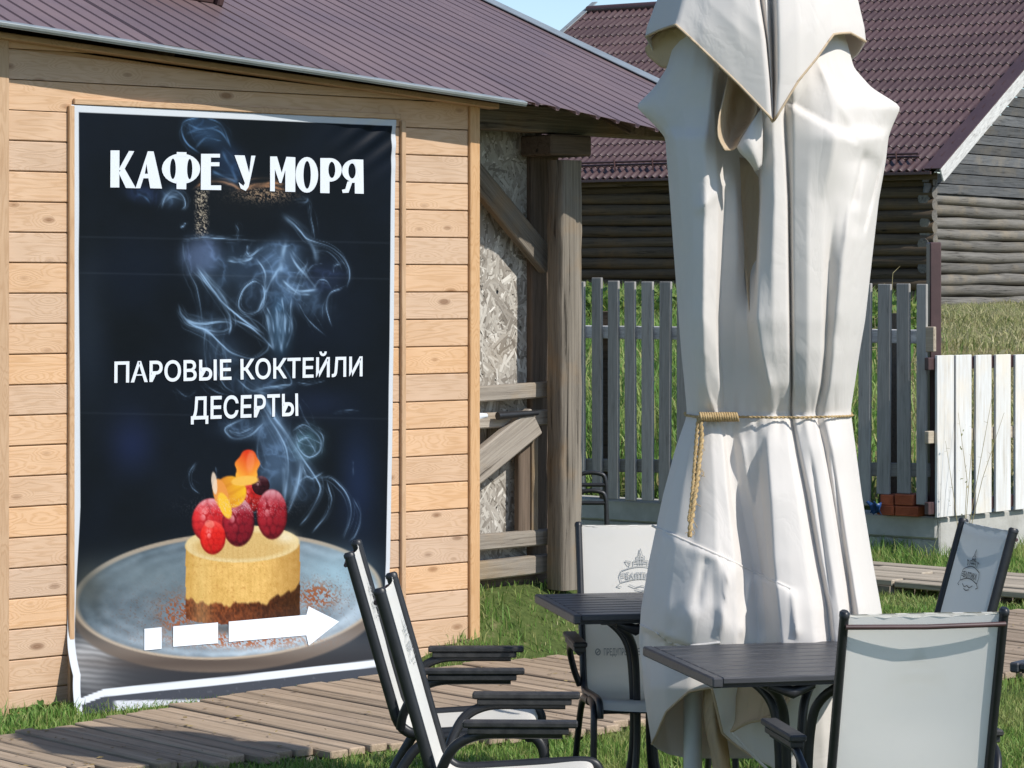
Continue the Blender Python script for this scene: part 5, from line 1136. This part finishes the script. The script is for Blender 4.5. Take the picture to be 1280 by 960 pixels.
# ------------------------------------------------------------------ sling chairs
def mirror(fn): return [fn(-1), fn(1)]
CH = []                                             # (part name, mesh, parent index or None)
RAILP = [(.305, .385), (.30, .42), (.265, .442), (.12, .436), (0, .428), (-.12, .422), (-.165, .432), (-.195, .468), (-.218, .54), (-.29, .79), (-.355, 1.015), (-.362, 1.038)]
def chair_parts(msling):
    L = []
    for s_ in (-1, 1):
        mb = MB(); pts = cr([(s_*.236, y, z) for y, z in RAILP], 5); mb.tube(pts, .0135, 10, .019, up=(1, 0, 0)); L.append(('side_rail', mb.mesh('side_rail', M_black), None)); ir = len(L)-1
        mb = MB(); mb.tube([(s_*.236, -.360, 1.030), (s_*.236, -.363, 1.041), (s_*.236, -.3645, 1.047)], [.0150, .0150, .010], 10, [.0205, .0205, .014], up=(1, 0, 0)); L.append(('end_cap', mb.mesh('end_cap', M_black), ir))
        mb = MB(); mb.tube(cr([(s_*.246, .10, .424), (s_*.252, .22, .424), (s_*.256, .285, .405), (s_*.26, .312, .34), (s_*.262, .32, .2), (s_*.265, .335, .0)], 6), .0125, 10, .018, up=(1, 0, 0)); L.append(('leg', mb.mesh('leg', M_black), None))
        mb = MB(); mb.tube(cr([(s_*.246, .06, .415), (s_*.25, -.10, .395), (s_*.255, -.20, .27), (s_*.262, -.33, .0)], 6), .0125, 10, .018, up=(1, 0, 0)); L.append(('leg', mb.mesh('leg', M_black), None))
        mb = MB(); mb.tube(cr([(s_*.252, -.185, .44), (s_*.275, -.172, .50), (s_*.296, -.13, .575), (s_*.30, -.06, .611), (s_*.30, .04, .617), (s_*.30, .195, .617)], 6), .0125, 10, .0165, up=(1, 0, 0)); L.append(('arm_support', mb.mesh('arm_support', M_black), None))
        mb = MB(); mb.box(s_*.30-.026, s_*.30+.026, -.105, .242, .636, .656, ch=.005); mb.box(s_*.30-.020, s_*.30+.020, -.09, .215, .616, .6355, ch=.003); L.append(('armrest', mb.mesh('armrest', M_armwood), None))
    for (y, z, r_) in ((.255, .405, .011), (-.06, .40, .011)):
        mb = MB(); mb.tube([(-.25, y, z), (.25, y, z)], r_, 8); L.append(('crossbar', mb.mesh('crossbar', M_black), None))
    mb = MB(); mb.tube([(-.236, -.374, 1.002), (0, -.381, .999), (.236, -.374, 1.002)], .0075, 8); L.append(('top_rod', mb.mesh('top_rod', M_brown_metal), None))
    path = cr([(0, y, z) for y, z in [(.292, .415), (.262, .447)]+RAILP[3:-1]+[(-.359, 1.030)]], 6); rows = []
    for i, p in enumerate(path):
        f_ = i/(len(path)-1); r_ = []
        for j in range(17):
            x = -.224+.448*j/16; q = 1-(x/.224)**2
            back = 1 if p[2] > .5 else 0
            sag = .012*q; r_.append(Vector((x, p[1]+(.015*q*back*min(1, (p[2]-.5)/.2))+(.002*math.sin(j*2.1+i) if f_ > .96 else 0), p[2]-(sag if not back else 0)-(.007*q+.0025*math.sin(j*1.9) if f_ > .985 else 0))))
        rows.append(r_)
    mb = MB(); mb.grid(rows); me = mb.mesh('sling', msling); L.append(('sling', me, None))
    return L
CPA = chair_parts(M_sling); CPB = [(n_, (m_ if n_ != 'sling' else None), p_) for n_, m_, p_ in CPA]
sl2 = CPA[-1][1].copy(); sl2.name = 'sling'; sl2.materials[0] = M_sling2; CPB[-1] = ('sling', sl2, None)
def back_pt(x, z, off=.012):
    y = float(np.interp(z, [.54, .79, 1.015], [-.218, -.29, -.355])); q = 1-(x/.224)**2
    return Vector((x, y+.015*q*min(1, max(0, (z-.5)/.2))+.006, z))
def ribbons(polys, w):
    mb = MB()
    for pl_ in polys:
        pts = [np.array(p, float) for p in pl_]
        for a, b in zip(pts[:-1], pts[1:]):
            d = b-a; L = np.hypot(*d)
            if L < 1e-6: continue
            n_ = np.array([-d[1], d[0]])/L*w/2; e = d/L*w*.3
            # seen from the front the chair's right is on the viewer's left
            mb.add([back_pt(-q[0], q[1]) for q in (a-n_-e, b-n_+e, b+n_+e, a+n_-e)], [(0, 1, 2, 3)])
    return mb
def emblem(mat):
    zc = .845; S_ = lambda pts: [(x*.8, zc+z*.85) for x, z in pts]
    polys = [S_([(-.095+.19*i/12, .022+.020*math.sin(math.pi*i/12)) for i in range(13)]), S_([(-.095+.19*i/12, -.028+.016*math.sin(math.pi*i/12)) for i in range(13)]),
             S_([(-.095, .022), (-.105, .0), (-.098, -.028), (-.118, -.045), (-.10, -.05)]), S_([(.095, .022), (.105, .0), (.098, -.028), (.118, -.045), (.10, -.05)]),
             S_([(-.055, .042), (-.05, .062), (-.075, .066), (-.06, .045)]), S_([(.055, .042), (.05, .066), (.07, .058)]),
             S_([(-.035, .045), (-.035, .065), (-.018, .066), (-.018, .085), (-.009, .087), (0, .118), (.009, .087), (.018, .085), (.018, .066), (.035, .065), (.035, .045)]),
             S_([(-.012, .05), (-.012, .08)]), S_([(.012, .05), (.012, .08)]), S_([(0, .05), (0, .095)]), S_([(-.03, .055), (.03, .055)]), S_([(-.02, .072), (.02, .072)]),
             S_([(-.06, -.040), (-.03, -.052), (0, -.044), (.03, -.052), (.06, -.040)]), S_([(-.03, -.06), (0, -.066), (.03, -.06)]), S_([(-.095, .010), (-.08, .010)]), S_([(-.095, .002), (-.08, .002)]), S_([(-.095, -.006), (-.08, -.006)])]
    mb = ribbons(polys, .0034)
    v, f = text_geo('БАЛТИКА', .03); mn = v.min(0); mx_ = v.max(0); sx = .125/(mx_[0]-mn[0]); sy = .022/.73
    vs = [back_pt(-(-.060+(q[0]-mn[0])*sx), zc-.010+q[1]*sy) for q in v]; mb.add(vs, f)
    return mb.mesh('emblem', mat)
def caption(mat):
    v, f = text_geo('ПРЕДУПРЕЖДАЕМ О ВРЕДЕ ЧРЕЗМЕРНОГО', .012); mn = v.min(0); mx_ = v.max(0); sx = .36/(mx_[0]-mn[0]); sy = .026/.73
    mb = MB(); mb.add([back_pt(-(-.155+(q[0]-mn[0])*sx), .548+q[1]*sy) for q in v], f)
    ring_ = [(-.178+.009*math.cos(a), .561+.011*math.sin(a)) for a in np.linspace(0, 2*math.pi, 14)]
    m2 = ribbons([ring_, [(-.182, .557), (-.174, .565)]], .004); mb.add(m2.v, m2.f); return mb.mesh('caption', mat)
EM1, EM2, CA1 = emblem(M_print_grey), emblem(M_print_dark), caption(M_print_grey)
def place_chair(loc, deg, label, parts, em, cap_=None):
    t = thing('sling_chair', label, 'chair', loc, math.radians(deg), 'sling garden chairs on the lawn'); os_ = []
    for n_, m_, p_ in parts: os_.append(obj(n_, m_, t if p_ is None else os_[p_]))
    if em: obj('emblem', em, os_[-1])
    if cap_: obj('caption', cap_, os_[-1])
    return t
place_chair((1.115, 8.555, 0), 9.5, 'nearest sling chair, seen from behind at the right of the slatted table', CPA, EM1)
place_chair((.527, 10.837, 0), 185.5, 'white sling chair facing us behind the left dark table, emblem on its back', CPA, EM1, CA1)
place_chair((1.489, 11.04, 0), 104.4, 'grey sling chair with dark emblem in front of the white fence', CPB, EM2)
place_chair((-.199, 10.16, 0), -90, 'side-on sling chair closer to the banner, its back overlapping the printed plate', CPA, EM1)
place_chair((-.033, 8.99, 0), -92, 'side-on sling chair lower and nearer to us, overlapping the one by the banner', CPA, EM1)

# ------------------------------------------------------------------ slatted tables
TS = .80; TH = .75
TM = []
for i in range(9):
    w = TS/9; mb = MB(); mb.box(-TS/2+.034, TS/2-.034, -TS/2+i*w+.004, -TS/2+(i+1)*w-.004, -.022, 0, ch=.004); TM.append(('slat', mb.mesh('slat', M_slat)))
for s_ in (-1, 1):
    mb = MB(); x = s_*(TS/2-.017); mb.box(x-.017, x+.017, -TS/2, TS/2, -.032, .001, ch=.005); TM.append(('end_rail', mb.mesh('end_rail', M_slat)))
mb = MB(); mb.box(-TS/2+.035, TS/2-.035, -TS/2+.02, TS/2-.02, -.034, -.0225); 
TM.append(('under_frame', mb.mesh('under_frame', M_black)))
for s_ in (-1, 1):
    for s2 in (-1, 1):
        mb = MB(); mb.tube(cr([(s_*.24, s2*.24, -.036), (s_*.17, s2*.17, -.05), (s_*.075, s2*.075, -.12), (s_*.042, s2*.042, -.24), (s_*.04, s2*.04, -.52), (s_*.09, s2*.09, -.66), (s_*.27, s2*.27, -TH+.012)], 6), .016, 10); TM.append(('leg', mb.mesh('leg', M_black)))
mb = MB(); mb.tube([(-.20, -TS/2+.06, -.038), (-.12, -TS/2+.05, -.06), (-.05, -TS/2+.06, -.04)], [.012, .02, .012], 8); TM.append(('latch', mb.mesh('latch', M_black)))
def place_table(corner, deg, label, h=TH, sx=1.0, sy=1.0):
    r_ = math.radians(deg); c_ = Vector((corner[0], corner[1], h))+Matrix.Rotation(r_, 3, 'Z') @ Vector((TS/2*sx, TS/2*sy, 0))
    t = thing('slatted_table', label, 'table', c_, r_, 'dark slatted garden tables')
    t.scale = (sx, sy, h/TH)
    for n_, m_ in TM: obj(n_, m_, t)
place_table((.6226, 8.93), 13.2, 'dark slatted table in front of the folded parasol, nearest to us')
place_table((.22, 10.27), 11, 'dark slatted table left of the parasol before the white sling chair', .79, .85, .88)
place_table((1.605, 9.3), -38, 'dark table corner at the right edge beyond the nearest chair')

# two nested tubular chairs by the shed post
for k_, (zo, lab) in enumerate(((0, 'upper black tubular chair of the nested pair behind the shed post'), (-.11, 'lower black tubular chair of the nested pair behind the shed post'))):
    yb = 18.0-.04*k_; x0 = P(720.5, HOR, yb).x; x1 = P(757, HOR, yb).x; ct = (x0+x1)/2; w = (x1-x0)/2
    t = thing('tubular_chair', lab, 'chair', (ct, yb, 0), 0, 'black tubular chairs nested together')
    zt = .78+zo
    mb = MB(); mb.tube(cr([(-w-.05, .02, 0.02), (-w, 0, zt-.3), (-w, 0, zt-.05), (-w+.04, 0, zt), (w-.04, 0, zt), (w, 0, zt-.05), (w+.01, 0, zt-.3), (w+.07, .02, .02)], 6), .014, 10); obj('back_frame', mb.mesh('back_frame', M_black), t)
    mb = MB(); mb.tube([(-w, 0, zt-.07), (w, 0, zt-.07)], .013, 8); obj('crossbar', mb.mesh('crossbar', M_black), t)
    mb = MB(); mb.box(-w, w, -.36, .0, .36+zo*.6, .39+zo*.6, ch=.01); obj('seat', mb.mesh('seat', M_black), t)
    for s_ in (-1, 1):
        mb = MB(); mb.tube([(s_*w, -.34, .43+zo*.6), (s_*(w+.03), -.38, .02)], .015, 8); obj('leg', mb.mesh('leg', M_black), t)

# ------------------------------------------------------------------ grass
M_grass = blades('grass_blade', (.115, .225, .04), (.195, .345, .07), (.40, .385, .15))
M_dry = blades('dry_grass_blade', (.17, .22, .06), (.38, .37, .16), (.60, .53, .32))
M_green = blades('tall_green_blade', (.11, .23, .045), (.20, .36, .08), (.44, .42, .17))
def grass(name, X, Y, H, Wd, mat, lean=.5, z=None):
    n = len(X); Z = hill(X, Y) if z is None else z; a = RNG.random(n)*2*math.pi; b = RNG.random(n)*2*math.pi; ln = RNG.random(n)*lean*H
    wx = np.cos(a)*Wd/2; wy = np.sin(a)*Wd/2; lx_ = np.cos(b)*ln; ly_ = np.sin(b)*ln
    V = np.empty((n, 5, 3), np.float32)
    V[:, 0] = np.stack([X-wx, Y-wy, Z-.01], 1); V[:, 1] = np.stack([X+wx, Y+wy, Z-.01], 1)
    V[:, 2] = np.stack([X+wx*.8+lx_*.35, Y+wy*.8+ly_*.35, Z+H*.58], 1); V[:, 3] = np.stack([X-wx*.8+lx_*.35, Y-wy*.8+ly_*.35, Z+H*.58], 1)
    V[:, 4] = np.stack([X+lx_, Y+ly_, Z+H*(1-.25*lean*RNG.random(n))], 1)
    i = np.arange(n, dtype=np.int32)[:, None]*5
    loops = np.concatenate([i, i+1, i+2, i+3, i+3, i+2, i+4], 1).ravel()
    me = bpy.data.meshes.new(name); me.vertices.add(n*5); me.vertices.foreach_set('co', V.ravel()); me.loops.add(n*7); me.loops.foreach_set('vertex_index', loops)
    st = (np.arange(n)[:, None]*7+np.array([0, 4])[None]).ravel().astype(np.int32); me.polygons.add(n*2); me.polygons.foreach_set('loop_start', st); me.polygons.foreach_set('loop_total', np.tile([4, 3], n).astype(np.int32))
    me.update(calc_edges=True); at = me.attributes.new('tint', 'FLOAT', 'POINT'); at.data.foreach_set('value', np.repeat(RNG.random(n), 5).astype(np.float32)); me.materials.append(mat)
    return tag(obj(name, me), kind='stuff')
def deckmask(x, y, m=0.0):
    c_ = x*WD.x+y*WD.y; q = x*WOUT.x+y*WOUT.y
    b_ = np.interp(c_, [p[0] for p in Bp], [p[1] for p in Bp]); f_ = np.interp(c_, [p[0] for p in Fp], [p[1] for p in Fp])
    return (q > b_+m) & (q < f_-m)
def walk2mask(x, y):
    dx = x-a0.x; dy = y-a0.y; t = dx*bk.x+dy*bk.y; return (t > 0.0) & (t < .88)
hutmask = lambda x, y: ((x-WA.x)*WBK.x+(y-WA.y)*WBK.y > -.03) & ((x-WA.x)*WD.x+(y-WA.y)*WD.y < WLEN+.01)
fencedist = lambda x, y: np.minimum(-(FN1.x*(x-FC.x)+FN1.y*(y-FC.y)), -(FN2.x*(x-FC.x)+FN2.y*(y-FC.y)))
def spread(n, x0, x1, y0, y1, margin=.9):
    Y = np.sqrt(RNG.random(n)*(y1**2-y0**2)+y0**2) if False else RNG.random(n)*(y1-y0)+y0
    X = RNG.random(n)*(x1-x0)+x0; k_ = np.abs(X) < .185*Y+margin; return X[k_], Y[k_]
X, Y = spread(330000, -3.6, 4.2, 9.0, 16, .5)
ok = ~deckmask(X, Y, .02) & ~hutmask(X, Y) & ~walk2mask(X, Y) & (fencedist(X, Y) < -.3)
cl_ = fbm(X*1.3, Y*1.3, 4); ok &= (cl_+RNG.random(len(X))*.35 > .42)
sdist = (X-PB.x)*WOUT.x+(Y-PB.y)*WOUT.y; ok &= ~((sdist < .5) & (RNG.random(len(X)) > .12))
X, Y = X[ok], Y[ok]; H = .022+.045*RNG.random(len(X))*(.6+.8*fbm(X*.9, Y*.9, 3)); grass('lawn_grass', X, Y, H, .004+.003*RNG.random(len(X)), M_grass, .9)
X, Y = spread(190000, -3.4, 5.5, 16, 24, .5)
sdist = (X-PB.x)*WOUT.x+(Y-PB.y)*WOUT.y
ok = ~hutmask(X, Y) & ~walk2mask(X, Y) & (fencedist(X, Y) < -.3) & ~deckmask(X, Y, .02) & ((sdist > .0) | (X > 1.3))
ok &= ~((sdist < .75) & (X < 1.3) & (RNG.random(len(X)) > .25))
X, Y = X[ok], Y[ok]; nearf = np.clip(1+(fencedist(X, Y)+.3)/.8, 0, 1); H = .03+.05*RNG.random(len(X))+.13*nearf*RNG.random(len(X)); grass('far_lawn_grass', X, Y, H, .006+.004*RNG.random(len(X)), M_grass, .8)
# tufts: along the deck edges, hut foot, shed foot
tx, ty, th_ = [], [], []
def tuft(px, py, n, r_, h, z=0.0):
    g = G(px, py, z)
    for _ in range(8): g = G(px, py, float(hill(np.array([g.x]), np.array([g.y]))[0]))
    a = RNG.normal(0, r_, (n, 2)); tx.extend(g.x+a[:, 0]); ty.extend(g.y+a[:, 1]); th_.extend(h*(.5+.8*RNG.random(n)))
for q in range(46): tuft(random.uniform(-10, 135), 0, 0, 0, 0) if False else None
for q in range(60):
    x = random.uniform(-20, 150); tuft(x, 913-.17*x+random.uniform(-9, 3), 16, .03, .055+.03*random.random())
for q in range(8): tuft(random.uniform(150, 185), 884+random.uniform(-4, 3), 10, .02, .04)
for q in range(70):
    x = random.uniform(592, 760); tuft(x, 742-.02*(x-592)+random.uniform(-14, 14), 14, .05, .09)
for q in range(40): tuft(random.uniform(695, 722), 730+random.uniform(-3, 8), 12, .03, .16)
for q in range(90):
    x = random.uniform(1090, 1285); tuft(x, 744+random.uniform(-4, 22), 12, .04, .07)
for q in range(50): tuft(random.uniform(1100, 1165), 690+random.uniform(-4, 5), 14, .05, .14)
for q in range(26):
    x = random.uniform(200, 440); tuft(x, 955-.09*(x-200)+random.uniform(2, 8), 14, .04, .05)
for q in range(22): tuft(random.uniform(530, 590), 838+random.uniform(-6, 6), 12, .03, .05)
tx, ty, th_ = map(np.array, (tx, ty, th_)); grass('grass_tufts', tx, ty, th_, .005+.003*RNG.random(len(tx)), M_green, .9)
# dry thatch in the lawn
X, Y = spread(80000, -3.4, 5.5, 9.4, 22, .4); ok = ~deckmask(X, Y, .02) & ~hutmask(X, Y) & (fencedist(X, Y) < -.3) & (fbm(X*.8+7, Y*.8, 4) > .46); sd = (X-PB.x)*WOUT.x+(Y-PB.y)*WOUT.y; ok &= (sd > .2) | (X > 1.3)
X, Y = X[ok], Y[ok]; grass('dry_thatch', X, Y, .015+.03*RNG.random(len(X)), .004+.003*RNG.random(len(X)), M_dry, 1.6)
# slope behind the fences
X, Y = spread(230000, -3, 11, 20.6, 50, 1.0); fd = fencedist(X, Y); ok = (fd > .35) & ((X-HC.x)*HN1.x+(Y-HC.y)*HN1.y > -.05) | ((fd > .35) & ((X-HC.x)*HN2.x+(Y-HC.y)*HN2.y > .05) & (X > HC.x))
X, Y = X[ok], Y[ok]; right = X > .125*Y+RNG.normal(0, .35, len(X)); soilp = np.exp(-(((X-P(1268, HOR, 30).x)/.9)**2+((Y-30)/2.6)**2)); keep = RNG.random(len(X)) > soilp*1.1
r_ = right & keep; grass('dry_slope_grass', X[r_], Y[r_], .05+.13*RNG.random(r_.sum())**2, .010+.008*RNG.random(r_.sum()), M_dry, 1.5)
l_ = ~right; grass('green_slope_grass', X[l_], Y[l_], .14+.30*RNG.random(l_.sum())**2, .012+.010*RNG.random(l_.sum()), M_green, .8)

# ------------------------------------------------------------------ plants
M_leaf = blades('leaf_green', (.07, .15, .03), (.13, .24, .05), (.28, .30, .08))
M_stem = plain('dry_stem', (.34, .29, .15), .8, .2)
def leaf_cloud(n, cx, cy, cz, rx_, ry_, rz_, size, mat, name, parent):
    d = RNG.normal(0, 1, (n, 3)); d /= np.linalg.norm(d, axis=1)[:, None]; r_ = RNG.random(n)**.45
    lump = .65+.6*fbm(d[:, 0]*2+5, d[:, 2]*2+d[:, 1], 3)
    p = np.stack([cx+d[:, 0]*r_*rx_*lump, cy+d[:, 1]*r_*ry_*lump, cz+d[:, 2]*r_*rz_*lump], 1)
    a = RNG.normal(0, 1, (n, 3)); a /= np.linalg.norm(a, axis=1)[:, None]; b = np.cross(a, RNG.normal(0, 1, (n, 3))); b /= np.linalg.norm(b, axis=1)[:, None]
    s_ = size*(.5+RNG.random(n))[:, None]; V = np.stack([p-a*s_, p+b*s_*.45, p+a*s_, p-b*s_*.45], 1).reshape(-1, 3); Q = np.arange(n*4).reshape(-1, 4)
    me = wait_mesh(name, V, Q, mat, False); at = me.attributes.new('tint', 'FLOAT', 'POINT'); at.data.foreach_set('value', np.repeat(RNG.random(n), 4).astype(np.float32)); return obj(name, me, parent)
for (px, yy, w, h, n, lab) in ((735, 33, .7, .5, 1500, 'yellow-green bush left of the dark pickets under the log wall'), (835, 34, .9, .4, 1600, 'low leafy bush behind the pickets next to the parasol'), (1108, 30, .55, .6, 1100, 'scrubby bush growing behind the pickets near the steel post')):
    x = P(px, HOR, yy).x; zg = float(hill(np.array([x]), np.array([yy]))[0]); t = thing('bush', lab, 'bush', (x, yy, zg))
    leaf_cloud(n, 0, 0, h*.55, w, w, h*.6, .045, M_leaf, 'foliage', t)
    mb = MB()
    for k_ in range(6): a = k_*1.05; mb.tube([(0, 0, -.05), (.12*math.cos(a), .12*math.sin(a), h*.4), (.4*w*math.cos(a), .4*w*math.sin(a), h*.8)], [.014, .01, .004], 5)
    obj('stems', mb.mesh('stems', M_stem), t)
def weed(base, tops, lab, leaves=10, r_=.004, size=.03, mat=None, name='weed'):
    t = thing(name, lab, 'weed', base); mb = MB()
    for k_, tp in enumerate(tops):
        tp = Vector(tp); m = tp*.55+Vector((random.uniform(-.05, .05), random.uniform(-.03, .03), 0)); mb.tube([Vector((0, 0, -.02)), m, tp], [r_, r_*.8, r_*.4], 5)
        for q in range(leaves):
            f_ = random.uniform(.3, 1); p = m.lerp(tp, (f_-.3)/.7) if f_ > .3 else m; d = Vector((random.uniform(-1, 1), random.uniform(-.7, .3), random.uniform(-.2, .8))).normalized(); mb.tube([p, p+d*size*2.2], [r_*.5, r_*.2], 4)
    obj('stem', mb.mesh('stem', M_stem), t)
    cl_x = leaf_cloud(leaves*len(tops), 0, 0, tops[0][2]*.6, .14, .08, tops[0][2]*.42, size, mat or M_leaf, 'leaves', t); return t
g = on2(1203, 640, .26)+FC; weed((g.x, g.y, .0), [(-.03, 0, 1.05), (.10, .03, 1.25), (.25, .06, 1.32), (-.12, 0, .85), (.30, .02, 1.05)], 'spindly dry weed in front of the white pickets', 3, .0028, .012, M_dry)
g = Vector((P(1116, HOR, 23.5).x, 23.5, 0)); weed((g.x, g.y, float(hill(np.array([g.x]), np.array([g.y]))[0])), [(0, 0, 1.45), (.12, 0, 1.25), (-.15, 0, 1.1), (.25, 0, 1.0)], 'tall dry weed rising behind the pickets beside the steel post', 12, .006, .04, M_dry)
g = Vector((P(1246, HOR, 26).x, 26.0, 0)); weed((g.x, g.y, float(hill(np.array([g.x]), np.array([g.y]))[0])), [(.1, 0, .9), (-.2, 0, .8), (.3, 0, .7)], 'dry weed standing on the slope above the white fence', 8, .004, .03, M_dry)
# broad-leaved rosettes at the foot of the hut
for (px, py, lab) in ((52, 893, 'broad-leaved green weed at the foot of the pine boards'), (128, 878, 'leafy weed against the bottom corner of the banner')):
    g = G(px, py, .02); t = thing('weed', lab, 'weed', (g.x, g.y, 0)); mb = MB()
    for k_ in range(11):
        a = k_*2.4; L = random.uniform(.07, .13); up_ = random.uniform(.3, 1.0); c_, s_ = math.cos(a), math.sin(a); w = .016
        mb.grid([[Vector((c_*L*f_-s_*w*wd*sg_, s_*L*f_+c_*w*wd*sg_, L*up_*math.sin(f_*2.2)*.8+.006*abs(sg_))) for sg_ in (-1, 0, 1)] for f_, wd in ((.02, .2), (.3, .7), (.55, 1.0), (.8, .8), (1, .1))])
    me = mb.mesh('leaves', M_leaf); obj('leaves', me, t)
